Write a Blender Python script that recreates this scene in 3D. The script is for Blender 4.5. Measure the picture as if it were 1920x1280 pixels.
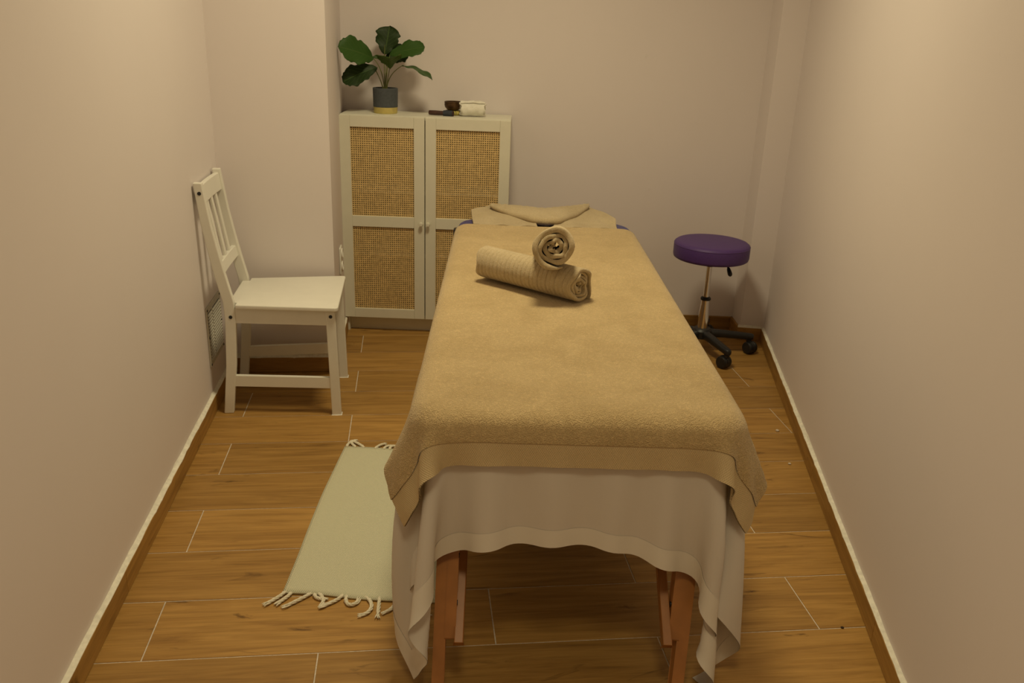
import bpy, bmesh, math, random
import numpy as np
from mathutils import Vector, Matrix

for o in list(bpy.data.objects):
    bpy.data.objects.remove(o)
scene = bpy.context.scene
COL = scene.collection
R = math.radians

# ------------------------------------------------------------------ camera
CAM_H, PITCH, ROLL, FPX = 1.4814, 0.35462, 0.03744, 1611.66
PSI = 0.12510                       # the floor tiles and the chair side of the room are turned by this much
cam_data = bpy.data.cameras.new('camera')
cam_data.sensor_width = 36.0
cam_data.lens = 36.0 * FPX / 1920.0
cam_data.clip_start = 0.05
cam_data.dof.use_dof = True
cam_data.dof.focus_distance = 2.3
cam_data.dof.aperture_fstop = 10.0
cam = bpy.data.objects.new('camera', cam_data)
COL.objects.link(cam)
fw = Vector((0, math.cos(PITCH), -math.sin(PITCH)))
rt = Vector((1, 0, 0))
up = rt.cross(fw)
r2 = rt * math.cos(ROLL) + up * math.sin(ROLL)
u2 = -rt * math.sin(ROLL) + up * math.cos(ROLL)
cam.matrix_world = Matrix(((r2.x, u2.x, -fw.x, 0), (r2.y, u2.y, -fw.y, 0), (r2.z, u2.z, -fw.z, CAM_H), (0, 0, 0, 1)))
scene.camera = cam

# ------------------------------------------------------------------ light
world = bpy.data.worlds.new('world')
world.use_nodes = True
world.node_tree.nodes['Background'].inputs[0].default_value = (1.0, 0.72, 0.45, 1)
world.node_tree.nodes['Background'].inputs[1].default_value = 0.02
scene.world = world

def area_light(name, loc, size, power, spread=140, color=(1.0, 0.86, 0.54)):
    l = bpy.data.lights.new(name, 'AREA')
    l.shape = 'DISK'
    l.size = size
    l.energy = power
    l.color = color
    l.spread = R(spread)
    o = bpy.data.objects.new(name, l)
    COL.objects.link(o)
    o.location = loc
    return o
area_light('ceiling_light', (-0.05, 2.72, 2.86), 0.50, 22.5)
area_light('ceiling_light', (0.05, 0.30, 2.86), 0.50, 7.2, 105)  # second, unseen lamp added as narrow fill for the table's front

scene.view_settings.view_transform = 'Standard'
scene.view_settings.look = 'None'
scene.view_settings.exposure = 0.0
scene.view_settings.gamma = 1.0
scene.view_settings.use_curve_mapping = False

# ------------------------------------------------------------------ materials
def new_mat(name):
    m = bpy.data.materials.new(name)
    m.use_nodes = True
    nt = m.node_tree
    return m, nt, nt.nodes['Principled BSDF']

def N(nt, typ, **kw):
    n = nt.nodes.new(typ)
    for k, v in kw.items():
        setattr(n, k, v)
    return n

def ramp(nt, stops):
    n = nt.nodes.new('ShaderNodeValToRGB')
    cr = n.color_ramp
    while len(cr.elements) < len(stops):
        cr.elements.new(0.5)
    for e, (p, c) in zip(cr.elements, stops):
        e.position = p
        e.color = (c[0], c[1], c[2], 1)
    return n

def coords(nt, scale=(1, 1, 1), kind='Object', rand=False):
    tc = N(nt, 'ShaderNodeTexCoord')
    mp = N(nt, 'ShaderNodeMapping')
    mp.inputs['Scale'].default_value = scale
    nt.links.new(tc.outputs[kind], mp.inputs['Vector'])
    if rand:
        oi = N(nt, 'ShaderNodeObjectInfo')
        mul = N(nt, 'ShaderNodeVectorMath', operation='SCALE')
        mul.inputs[0].default_value = (37.0, 61.0, 23.0)
        nt.links.new(oi.outputs['Random'], mul.inputs['Scale'])
        nt.links.new(mul.outputs[0], mp.inputs['Location'])
    return mp

def noise(nt, vec, scale, detail=4, rough=0.55, dist=0.0):
    n = N(nt, 'ShaderNodeTexNoise')
    n.inputs['Scale'].default_value = scale
    n.inputs['Detail'].default_value = detail
    n.inputs['Roughness'].default_value = rough
    n.inputs['Distortion'].default_value = dist
    nt.links.new(vec.outputs[0], n.inputs['Vector'])
    return n

def bump(nt, height, strength, dist, bsdf):
    b = N(nt, 'ShaderNodeBump')
    b.inputs['Strength'].default_value = strength
    b.inputs['Distance'].default_value = dist
    nt.links.new(height, b.inputs['Height'])
    nt.links.new(b.outputs[0], bsdf.inputs['Normal'])
    return b

def plain(name, col, rough=0.5, metal=0.0, nscale=40.0, var=0.05, bstr=0.15, bdist=0.001, sheen=0.0, spec=None):
    """one colour with a little mottling and fine relief"""
    m, nt, b = new_mat(name)
    v = coords(nt)
    n = noise(nt, v, nscale)
    lo = tuple(c * (1 - var) for c in col)
    hi = tuple(min(1, c * (1 + var)) for c in col)
    r = ramp(nt, [(0.3, lo), (0.7, hi)])
    nt.links.new(n.outputs['Fac'], r.inputs[0])
    nt.links.new(r.outputs[0], b.inputs['Base Color'])
    b.inputs['Roughness'].default_value = rough
    b.inputs['Metallic'].default_value = metal
    if spec is not None:
        b.inputs['Specular IOR Level'].default_value = spec
    if sheen:
        b.inputs['Sheen Weight'].default_value = sheen
        b.inputs['Sheen Roughness'].default_value = 0.6
    if bstr:
        n2 = noise(nt, v, nscale * 4)
        bump(nt, n2.outputs['Fac'], bstr, bdist, b)
    return m

def wood_tile(name):
    m, nt, b = new_mat(name)
    v = coords(nt, (1, 1, 1), rand=True)
    st = N(nt, 'ShaderNodeMapping')
    st.inputs['Scale'].default_value = (1.3, 15.0, 15.0)
    nt.links.new(v.outputs[0], st.inputs['Vector'])
    st2 = N(nt, 'ShaderNodeMapping')
    st2.inputs['Scale'].default_value = (5.0, 130.0, 130.0)
    nt.links.new(v.outputs[0], st2.inputs['Vector'])
    st3 = N(nt, 'ShaderNodeMapping')
    st3.inputs['Scale'].default_value = (1.6, 6.0, 6.0)
    nt.links.new(v.outputs[0], st3.inputs['Vector'])
    broad = noise(nt, st, 1.6, 5, 0.6, 1.4)
    fine = noise(nt, st2, 1.0, 3, 0.6, 0.3)
    blot = noise(nt, st3, 1.5, 4, 0.62, 2.2)
    base = ramp(nt, [(0.22, (0.240, 0.122, 0.029)), (0.45, (0.350, 0.190, 0.047)), (0.62, (0.420, 0.237, 0.063)), (0.85, (0.372, 0.205, 0.052))])
    nt.links.new(broad.outputs['Fac'], base.inputs[0])
    knots = ramp(nt, [(0.26, (0.38, 0.34, 0.30)), (0.38, (1, 1, 1)), (1.0, (1, 1, 1))])
    nt.links.new(blot.outputs['Fac'], knots.inputs[0])
    streak = ramp(nt, [(0.3, (0.80, 0.78, 0.76)), (0.6, (1.06, 1.05, 1.04))])
    nt.links.new(fine.outputs['Fac'], streak.inputs[0])
    mx = N(nt, 'ShaderNodeMixRGB', blend_type='MULTIPLY')
    mx.inputs[0].default_value = 1.0
    nt.links.new(base.outputs[0], mx.inputs[1])
    nt.links.new(knots.outputs[0], mx.inputs[2])
    mx2 = N(nt, 'ShaderNodeMixRGB', blend_type='MULTIPLY')
    mx2.inputs[0].default_value = 0.8
    nt.links.new(mx.outputs[0], mx2.inputs[1])
    nt.links.new(streak.outputs[0], mx2.inputs[2])
    oi = N(nt, 'ShaderNodeObjectInfo')
    tone = N(nt, 'ShaderNodeMapRange')
    tone.inputs[3].default_value = 0.86
    tone.inputs[4].default_value = 1.10
    nt.links.new(oi.outputs['Random'], tone.inputs[0])
    mx3 = N(nt, 'ShaderNodeVectorMath', operation='SCALE')
    nt.links.new(mx2.outputs[0], mx3.inputs[0])
    nt.links.new(tone.outputs[0], mx3.inputs['Scale'])
    nt.links.new(mx3.outputs[0], b.inputs['Base Color'])
    b.inputs['Roughness'].default_value = 0.48
    b.inputs['Specular IOR Level'].default_value = 0.35
    bump(nt, fine.outputs['Fac'], 0.12, 0.001, b)
    return m

def wall_paint(name, col):
    m, nt, b = new_mat(name)
    v = coords(nt)
    n1 = noise(nt, v, 1.3, 4, 0.6)
    r = ramp(nt, [(0.3, tuple(c * 0.975 for c in col)), (0.7, col)])
    nt.links.new(n1.outputs['Fac'], r.inputs[0])
    sm = noise(nt, v, 7.0, 5, 0.7)
    r2_ = ramp(nt, [(0.20, (0.90, 0.89, 0.88)), (0.30, (1, 1, 1))])
    nt.links.new(sm.outputs['Fac'], r2_.inputs[0])
    mx = N(nt, 'ShaderNodeMixRGB', blend_type='MULTIPLY')
    mx.inputs[0].default_value = 1.0
    nt.links.new(r.outputs[0], mx.inputs[1])
    nt.links.new(r2_.outputs[0], mx.inputs[2])
    nt.links.new(mx.outputs[0], b.inputs['Base Color'])
    b.inputs['Roughness'].default_value = 0.62
    b.inputs['Specular IOR Level'].default_value = 0.25
    n2 = noise(nt, v, 160.0, 3)
    bump(nt, n2.outputs['Fac'], 0.06, 0.0015, b)
    return m

def terry(name, col, scale=260.0, strength=0.9, dist=0.004, ribs=None, var=0.16):
    """looped towelling; ribs = (axis index, period) adds woven ribs"""
    m, nt, b = new_mat(name)
    v = coords(nt)
    vo = N(nt, 'ShaderNodeTexVoronoi')
    vo.inputs['Scale'].default_value = scale
    wob = noise(nt, v, scale * 0.35, 2)
    nt.links.new(v.outputs[0], vo.inputs['Vector'])
    add = N(nt, 'ShaderNodeMath', operation='ADD')
    inv = N(nt, 'ShaderNodeMath', operation='MULTIPLY')
    inv.inputs[1].default_value = -0.9
    nt.links.new(vo.outputs['Distance'], inv.inputs[0])
    nt.links.new(inv.outputs[0], add.inputs[0])
    nt.links.new(wob.outputs['Fac'], add.inputs[1])
    r = ramp(nt, [(0.0, tuple(c * (1 - 1.6 * var) for c in col)), (0.45, col), (1.0, tuple(min(1, c * (1 + var * 0.5)) for c in col))])
    nt.links.new(add.outputs[0], r.inputs[0])
    soft = noise(nt, v, 7.0, 6, 0.68, 0.6)
    r_s = ramp(nt, [(0.32, (0.86, 0.84, 0.80)), (0.60, (1, 1, 1))])
    nt.links.new(soft.outputs['Fac'], r_s.inputs[0])
    mx = N(nt, 'ShaderNodeMixRGB', blend_type='MULTIPLY')
    mx.inputs[0].default_value = 1.0
    nt.links.new(r.outputs[0], mx.inputs[1])
    nt.links.new(r_s.outputs[0], mx.inputs[2])
    nt.links.new(mx.outputs[0], b.inputs['Base Color'])
    b.inputs['Roughness'].default_value = 0.95
    b.inputs['Specular IOR Level'].default_value = 0.05
    b.inputs['Sheen Weight'].default_value = 0.25
    b.inputs['Sheen Roughness'].default_value = 0.5
    bump(nt, add.outputs[0], strength, dist, b)
    return m

def weave(name, col, sx, sy, strength=0.5, dist=0.0015, trans=0.0):
    """plain weave from two crossed waves in the cloth's own UVs"""
    m, nt, b = new_mat(name)
    tc = N(nt, 'ShaderNodeTexCoord')
    sep = N(nt, 'ShaderNodeSeparateXYZ')
    nt.links.new(tc.outputs['UV'], sep.inputs[0])
    outs = []
    for ax, s in ((0, sx), (1, sy)):
        mu = N(nt, 'ShaderNodeMath', operation='MULTIPLY')
        mu.inputs[1].default_value = s * 2 * math.pi
        nt.links.new(sep.outputs[ax], mu.inputs[0])
        si = N(nt, 'ShaderNodeMath', operation='SINE')
        nt.links.new(mu.outputs[0], si.inputs[0])
        outs.append(si)
    pr = N(nt, 'ShaderNodeMath', operation='MULTIPLY')
    nt.links.new(outs[0].outputs[0], pr.inputs[0])
    nt.links.new(outs[1].outputs[0], pr.inputs[1])
    r = ramp(nt, [(0.0, tuple(c * 0.84 for c in col)), (1.0, tuple(min(1, c * 1.05) for c in col))])
    mr = N(nt, 'ShaderNodeMapRange')
    mr.inputs[1].default_value = -1.0
    mr.inputs[2].default_value = 1.0
    nt.links.new(pr.outputs[0], mr.inputs[0])
    nt.links.new(mr.outputs[0], r.inputs[0])
    nt.links.new(r.outputs[0], b.inputs['Base Color'])
    b.inputs['Roughness'].default_value = 0.9
    b.inputs['Specular IOR Level'].default_value = 0.08
    bump(nt, mr.outputs[0], strength, dist, b)
    if trans:
        out = nt.nodes['Material Output']
        tr = N(nt, 'ShaderNodeBsdfTranslucent')
        tr.inputs['Color'].default_value = (col[0], col[1], col[2], 1)
        mix = N(nt, 'ShaderNodeMixShader')
        mix.inputs[0].default_value = trans
        nt.links.new(b.outputs[0], mix.inputs[1])
        nt.links.new(tr.outputs[0], mix.inputs[2])
        nt.links.new(mix.outputs[0], out.inputs['Surface'])
    return m

M = {}
M['wall'] = wall_paint('wall_paint', (0.80, 0.735, 0.72))
M['ceiling'] = wall_paint('ceiling_paint', (0.82, 0.78, 0.74))
M['tile'] = wood_tile('wood_look_tile')
M['grout'] = plain('grout', (0.62, 0.54, 0.44), 0.9, nscale=120, var=0.2)
M['filler'] = plain('dried_filler', (0.80, 0.77, 0.66), 0.8, nscale=60, var=0.12, bstr=0.4)
M['white_paint'] = plain('white_lacquer', (0.80, 0.78, 0.70), 0.42, nscale=18, var=0.02, bstr=0.03, spec=0.4)
M['cabinet'] = plain('cabinet_foil', (0.74, 0.72, 0.60), 0.45, nscale=14, var=0.02, bstr=0.03, spec=0.4)
M['inside'] = plain('cabinet_interior', (0.56, 0.53, 0.42), 0.6, nscale=14, var=0.03)
M['cane'] = plain('cane_strip', (0.70, 0.50, 0.22), 0.55, nscale=70, var=0.18, bstr=0.2)
M['grille'] = plain('vent_plastic', (0.54, 0.51, 0.43), 0.6, nscale=30, var=0.05)
M['black'] = plain('black_plastic', (0.012, 0.012, 0.013), 0.45, nscale=80, var=0.2, bstr=0.1)
M['dark'] = plain('dark_screw', (0.01, 0.012, 0.015), 0.4, nscale=80, var=0.1)
M['chrome'] = plain('chrome', (0.80, 0.80, 0.80), 0.12, metal=1.0, nscale=30, var=0.02, bstr=0.0)
M['purple'] = plain('purple_vinyl', (0.085, 0.038, 0.190), 0.50, nscale=180, var=0.08, bstr=0.25, bdist=0.0008, spec=0.45)
M['navy'] = plain('navy_vinyl', (0.050, 0.052, 0.190), 0.45, nscale=150, var=0.06, bstr=0.2, bdist=0.0008)
M['beech'] = plain('varnished_beech', (0.37, 0.155, 0.042), 0.42, nscale=12, var=0.16, bstr=0.05)
M['pot'] = plain('grey_concrete', (0.085, 0.095, 0.105), 0.85, nscale=90, var=0.12, bstr=0.3)
M['gold'] = plain('brushed_gold', (0.66, 0.56, 0.19), 0.42, metal=0.6, nscale=60, var=0.06, bstr=0.05)
M['soil'] = plain('soil', (0.05, 0.028, 0.014), 0.95, nscale=120, var=0.5, bstr=0.9, bdist=0.004)
M['bronze'] = plain('aged_bronze', (0.10, 0.052, 0.022), 0.42, metal=0.6, nscale=40, var=0.3, bstr=0.15)
M['cushion'] = plain('mustard_silk', (0.50, 0.42, 0.10), 0.6, nscale=60, var=0.25)
M['rosewood'] = plain('dark_rosewood', (0.050, 0.018, 0.011), 0.5, nscale=40, var=0.3)
M['suede'] = plain('slate_suede', (0.035, 0.042, 0.055), 0.95, nscale=120, var=0.2)
M['stem'] = plain('green_stem', (0.13, 0.15, 0.035), 0.5, nscale=60, var=0.2)
M['white_towel'] = terry('white_towelling', (0.90, 0.88, 0.78), 300, 0.3, 0.002, var=0.04)
M['towel'] = terry('beige_towelling', (0.73, 0.54, 0.275), 380, 0.65, 0.004, var=0.17)
M['towel_roll'] = terry('sand_towelling', (0.66, 0.53, 0.325), 480, 0.4, 0.003, var=0.15)
M['band'] = weave('beige_woven_band', (0.63, 0.49, 0.28), 210, 140, 0.6, 0.0015)
M['sheet'] = weave('white_cotton', (0.88, 0.82, 0.74), 620, 620, 0.12, 0.0006, 0.22)
M['hem'] = weave('white_cotton_hem', (0.89, 0.84, 0.745), 620, 620, 0.12, 0.0006, 0.08)
M['rug'] = weave('cream_ribbed_cotton', (0.66, 0.64, 0.465), 190, 120, 0.8, 0.002)
M['fringe'] = plain('cream_yarn', (0.76, 0.70, 0.54), 0.95, nscale=300, var=0.12, bstr=0.6)

def leaf_mat():
    m, nt, b = new_mat('fig_leaf')
    tc = N(nt, 'ShaderNodeTexCoord')
    sep = N(nt, 'ShaderNodeSeparateXYZ')
    nt.links.new(tc.outputs['UV'], sep.inputs[0])
    # veins: distance to the midrib and slanted side veins
    ab = N(nt, 'ShaderNodeMath', operation='ABSOLUTE')
    nt.links.new(sep.outputs[1], ab.inputs[0])
    mid = N(nt, 'ShaderNodeMath', operation='LESS_THAN')
    mid.inputs[1].default_value = 0.035
    nt.links.new(ab.outputs[0], mid.inputs[0])
    sl = N(nt, 'ShaderNodeMath', operation='MULTIPLY_ADD')
    sl.inputs[1].default_value = -0.35
    nt.links.new(ab.outputs[0], sl.inputs[0])
    nt.links.new(sep.outputs[0], sl.inputs[2])
    fr = N(nt, 'ShaderNodeMath', operation='PINGPONG')
    fr.inputs[1].default_value = 0.075
    nt.links.new(sl.outputs[0], fr.inputs[0])
    sv = N(nt, 'ShaderNodeMath', operation='LESS_THAN')
    sv.inputs[1].default_value = 0.008
    nt.links.new(fr.outputs[0], sv.inputs[0])
    mxv = N(nt, 'ShaderNodeMath', operation='MAXIMUM')
    nt.links.new(mid.outputs[0], mxv.inputs[0])
    sc = N(nt, 'ShaderNodeMath', operation='MULTIPLY')
    sc.inputs[1].default_value = 0.45
    nt.links.new(sv.outputs[0], sc.inputs[0])
    nt.links.new(sc.outputs[0], mxv.inputs[1])
    oi = N(nt, 'ShaderNodeObjectInfo')
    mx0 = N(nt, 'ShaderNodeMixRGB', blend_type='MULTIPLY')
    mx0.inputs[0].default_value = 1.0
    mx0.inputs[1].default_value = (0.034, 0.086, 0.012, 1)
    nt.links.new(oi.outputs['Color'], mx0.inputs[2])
    mx = N(nt, 'ShaderNodeMixRGB')
    mx.inputs[2].default_value = (0.055, 0.105, 0.022, 1)
    nt.links.new(mxv.outputs[0], mx.inputs[0])
    nt.links.new(mx0.outputs[0], mx.inputs[1])
    nt.links.new(mx.outputs[0], b.inputs['Base Color'])
    b.inputs['Roughness'].default_value = 0.5
    b.inputs['Specular IOR Level'].default_value = 0.22
    bump(nt, mxv.outputs[0], 0.3, 0.002, b)
    return m
M['leaf'] = leaf_mat()

# ------------------------------------------------------------------ building helpers
def tag(o, label=None, cat=None, group=None, kind=None):
    if label: o['label'] = label
    if cat: o['category'] = cat
    if group: o['group'] = group
    if kind: o['kind'] = kind
    return o

def thing(name, loc, rz=0.0, label=None, cat=None, group=None):
    o = bpy.data.objects.new(name, None)
    o.empty_display_size = 0.1
    COL.objects.link(o)
    o.location = loc
    o.rotation_euler = (0, 0, rz)
    return tag(o, label, cat, group)

def link_mesh(name, me, mat, parent=None, loc=None, rot=None, smooth=False):
    o = bpy.data.objects.new(name, me)
    COL.objects.link(o)
    if mat is not None and not me.materials:
        me.materials.append(mat)
    if parent: o.parent = parent
    if loc is not None: o.location = loc
    if rot is not None: o.rotation_euler = rot
    if smooth:
        for p in me.polygons: p.use_smooth = True
    return o

def pyobj(name, verts, faces, mat, parent=None, loc=None, rot=None, smooth=False):
    me = bpy.data.meshes.new(name)
    me.from_pydata([tuple(map(float, v)) for v in verts], [], [tuple(f) for f in faces])
    me.update()
    return link_mesh(name, me, mat, parent, loc, rot, smooth)

class B:
    """collects shapes in one bmesh"""
    def __init__(s):
        s.bm = bmesh.new()
    def box(s, x0, x1, y0, y1, z0, z1, bev=0.0, seg=2):
        t = bmesh.new()
        bmesh.ops.create_cube(t, size=1.0)
        for v in t.verts:
            v.co = Vector((x0 + (v.co.x + .5) * (x1 - x0), y0 + (v.co.y + .5) * (y1 - y0), z0 + (v.co.z + .5) * (z1 - z0)))
        if bev > 0:
            bmesh.ops.bevel(t, geom=t.edges[:], offset=bev, segments=seg, profile=0.5, affect='EDGES')
        s.join(t)
        return s
    def bar(s, a, b, w, d, side=(0, 1, 0), bev=0.0):
        """square bar from a to b, w across side x axis, d along side"""
        a, b = Vector(a), Vector(b)
        ax = (b - a).normalized()
        sd = Vector(side)
        sd = (sd - ax * sd.dot(ax)).normalized()
        ot = ax.cross(sd)
        t = bmesh.new()
        bmesh.ops.create_cube(t, size=1.0)
        L = (b - a).length
        for v in t.verts:
            c = v.co.copy()
            v.co = a + ax * (c.z + .5) * L + ot * c.x * w + sd * c.y * d
        if bev > 0:
            bmesh.ops.bevel(t, geom=t.edges[:], offset=bev, segments=2, profile=0.5, affect='EDGES')
        bmesh.ops.recalc_face_normals(t, faces=t.faces[:])
        s.join(t)
        return s
    def lathe(s, prof, n=32, at=(0, 0, 0), M4=None):
        t = bmesh.new()
        rings = []
        for r, z in prof:
            if r < 1e-6:
                rings.append([t.verts.new((0, 0, z))])
            else:
                rings.append([t.verts.new((r * math.cos(2 * math.pi * i / n), r * math.sin(2 * math.pi * i / n), z)) for i in range(n)])
        for a, b in zip(rings, rings[1:]):
            for i in range(n):
                j = (i + 1) % n
                if len(a) == 1 and len(b) == 1: continue
                if len(a) == 1: t.faces.new((a[0], b[i], b[j]))
                elif len(b) == 1: t.faces.new((a[i], a[j], b[0]))
                else: t.faces.new((a[i], a[j], b[j], b[i]))
        bmesh.ops.recalc_face_normals(t, faces=t.faces[:])
        mt = Matrix.Translation(at)
        if M4 is not None: mt = mt @ M4
        bmesh.ops.transform(t, matrix=mt, verts=t.verts[:])
        s.join(t)
        return s
    def tube(s, pts, rad, n=8, cap=True):
        pts = [Vector(p) for p in pts]
        if not hasattr(rad, '__len__'): rad = [rad] * len(pts)
        t = bmesh.new()
        prev = None
        rings = []
        for i, p in enumerate(pts):
            tg = (pts[min(i + 1, len(pts) - 1)] - pts[max(i - 1, 0)]).normalized()
            if prev is None:
                ref = Vector((0, 0, 1)) if abs(tg.z) < 0.9 else Vector((1, 0, 0))
                nx = (ref - tg * ref.dot(tg)).normalized()
            else:
                nx = (prev - tg * prev.dot(tg)).normalized()
            prev = nx
            ny = tg.cross(nx)
            rings.append([t.verts.new(p + (nx * math.cos(2 * math.pi * k / n) + ny * math.sin(2 * math.pi * k / n)) * rad[i]) for k in range(n)])
        for a, b in zip(rings, rings[1:]):
            for k in range(n):
                t.faces.new((a[k], a[(k + 1) % n], b[(k + 1) % n], b[k]))
        if cap:
            t.faces.new(rings[0][::-1])
            t.faces.new(rings[-1])
        bmesh.ops.recalc_face_normals(t, faces=t.faces[:])
        s.join(t)
        return s
    def prism(s, poly, z0, z1, bev=0.0):
        t = bmesh.new()
        lo = [t.verts.new((x, y, z0)) for x, y in poly]
        hi = [t.verts.new((x, y, z1)) for x, y in poly]
        n = len(poly)
        t.faces.new(lo[::-1])
        t.faces.new(hi)
        for i in range(n):
            t.faces.new((lo[i], lo[(i + 1) % n], hi[(i + 1) % n], hi[i]))
        bmesh.ops.recalc_face_normals(t, faces=t.faces[:])
        if bev > 0:
            ed = [e for e in t.edges if abs(e.verts[0].co.z - e.verts[1].co.z) < 1e-6]
            bmesh.ops.bevel(t, geom=ed, offset=bev, segments=4, profile=0.5, affect='EDGES')
        s.join(t)
        return s
    def join(s, t):
        me = bpy.data.meshes.new('tmp')
        t.to_mesh(me)
        t.free()
        s.bm.from_mesh(me)
        bpy.data.meshes.remove(me)
    def xf(s, M4):
        bmesh.ops.transform(s.bm, matrix=M4, verts=s.bm.verts[:])
        return s
    def build(s, name, mat, parent=None, loc=None, rot=None, smooth=None):
        me = bpy.data.meshes.new(name)
        s.bm.to_mesh(me)
        s.bm.free()
        o = link_mesh(name, me, mat, parent, loc, rot)
        if smooth is not None:
            for p in me.polygons: p.use_smooth = True
            me.set_sharp_from_angle(angle=R(smooth))
        return o

def T2W(x, y, z=None):
    c, s_ = math.cos(PSI), math.sin(PSI)
    if z is None: return (x * c - y * s_, x * s_ + y * c)
    return (x * c - y * s_, x * s_ + y * c, z)

# ================================================================== THE ROOM
XL_FACE, XL_WALL = -0.762, -0.777          # left skirting face and left wall, in the tiles' frame
ROOM_H = 2.9
Y_FRONT = -0.9
BACK_Y = 4.325
def xr_face(y): return 1.563 + 0.2604 * (y - 3.1484)
def xr_wall(y): return xr_face(y) + 0.0135
_s, _c = math.sin(PSI), math.cos(PSI)
yl_back = (BACK_Y - XL_WALL * _s) / _c
# right wall meets back wall
yr_back = (BACK_Y - (1.5765 - 0.2604 * 3.1484) * _s) / (_c + 0.2604 * _s)
ROOM_T = [(XL_WALL, Y_FRONT), (xr_wall(Y_FRONT), Y_FRONT), (xr_wall(yr_back), yr_back), (XL_WALL, yl_back)]

def clip(poly, a, b):
    """keep what lies left of the line a -> b"""
    out = []
    def sd(p): return (b[0] - a[0]) * (p[1] - a[1]) - (b[1] - a[1]) * (p[0] - a[0])
    for i in range(len(poly)):
        p, q = poly[i], poly[(i + 1) % len(poly)]
        dp, dq = sd(p), sd(q)
        if dp >= 0: out.append(p)
        if (dp > 0 > dq) or (dp < 0 < dq):
            t = dp / (dp - dq)
            out.append((p[0] + t * (q[0] - p[0]), p[1] + t * (q[1] - p[1])))
    return out

# ---- floor: a grout bed with every tile laid on it
fl = B().prism([T2W(*p) for p in ROOM_T], -0.06, -0.0016).build('floor', M['grout'])
tag(fl, 'floor of wood-look tiles with pale grout joints', kind='structure')
TILE_D, TILE_L, T0 = 0.22978, 0.8655, 3.1484
GAP = 0.0017
full_mesh = None
def tile_mesh(poly):
    b = B().prism(poly, -0.010, 0.0)
    me = bpy.data.meshes.new('floor_tile')
    ed = [e for e in b.bm.edges if e.verts[0].co.z > -0.001 and e.verts[1].co.z > -0.001]
    bmesh.ops.bevel(b.bm, geom=ed, offset=0.0008, segments=1, affect='EDGES')
    b.bm.to_mesh(me); b.bm.free()
    me.materials.append(M['tile'])
    return me
for i in range(-8, 19):
    y0, y1 = T0 - TILE_D * (i + 1), T0 - TILE_D * i
    x_start = (-0.655 if i % 2 else -0.233) - TILE_L * 2
    for k in range(0, 7):
        x0, x1 = x_start + TILE_L * k, x_start + TILE_L * (k + 1)
        poly = [(x0 + GAP, y0 + GAP), (x1 - GAP, y0 + GAP), (x1 - GAP, y1 - GAP), (x0 + GAP, y1 - GAP)]
        area0 = (x1 - x0 - 2 * GAP) * (y1 - y0 - 2 * GAP)
        for a, b in zip(ROOM_T, ROOM_T[1:] + ROOM_T[:1]):
            poly = clip(poly, a, b)
            if len(poly) < 3: break
        if len(poly) < 3: continue
        ar = 0.5 * abs(sum(poly[j][0] * poly[(j + 1) % len(poly)][1] - poly[(j + 1) % len(poly)][0] * poly[j][1] for j in range(len(poly))))
        if ar < 0.0015: continue
        cx, cy = (x0 + x1) / 2, (y0 + y1) / 2
        if ar > area0 * 0.9999:
            if full_mesh is None:
                full_mesh = tile_mesh([(p[0] - cx, p[1] - cy) for p in poly])
            me = full_mesh
        else:
            me = tile_mesh([(p[0] - cx, p[1] - cy) for p in poly])
        o = link_mesh('floor_tile', me, None, fl, T2W(cx, cy, 0.0), (0, 0, PSI))

# ---- walls and ceiling
def wall(name, p, q, label, z0=-0.06, z1=ROOM_H, th=0.12):
    """slab whose inner face runs p -> q with the room on its left"""
    p, q = Vector(p), Vector(q)
    d = (q - p).normalized()
    n = Vector((d.y, -d.x))
    e = d * 0.0
    o = B().prism([tuple(p - e), tuple(p - e + n * th), tuple(q + e + n * th), tuple(q + e)], z0, z1).build(name, M['wall'])
    return tag(o, label, kind='structure')
WA, WB, WC, WD = [T2W(*p) for p in ROOM_T]
wall('wall_right', WB, WC, 'plain off-white wall along the right side')
wall('wall_back', WC, WD, 'plain off-white end wall behind the cabinet and stool')
wall('wall_left', WD, WA, 'plain off-white wall along the left side')
wall('wall_front', WA, WB, 'plain off-white wall behind the viewer')
ce = B().prism([WA, WB, WC, WD], ROOM_H, ROOM_H + 0.1).build('ceiling', M['ceiling'])
tag(ce, 'plain white ceiling', kind='structure')
# column between the chair and the cabinet (square to the left wall)
PX, PY = -0.3225, 3.612
yb = lambda x: (BACK_Y - x * _s) / _c
col = B().prism([T2W(XL_WALL, PY), T2W(PX, PY), T2W(PX, yb(PX)), T2W(XL_WALL, yb(XL_WALL))], -0.0005, ROOM_H).build('wall_column', M['wall'])
tag(col, 'wide square wall column beside the cabinet', kind='structure')
# narrow boxed-in corner on the right
def on_right_wall_at_w(yw):
    # tile-frame y where the right wall crosses the line y' = yw
    y = (yw - (1.5765 - 0.2604 * 3.1484) * _s) / (_c + 0.2604 * _s)
    return T2W(xr_wall(y), y)
cb = B().prism([(1.159, BACK_Y), (1.161, 4.160), on_right_wall_at_w(4.147), WC], -0.0005, ROOM_H).build('wall_corner_box', M['wall'])
tag(cb, 'narrow boxed-in pipe chase in the far right corner', kind='structure')

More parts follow.
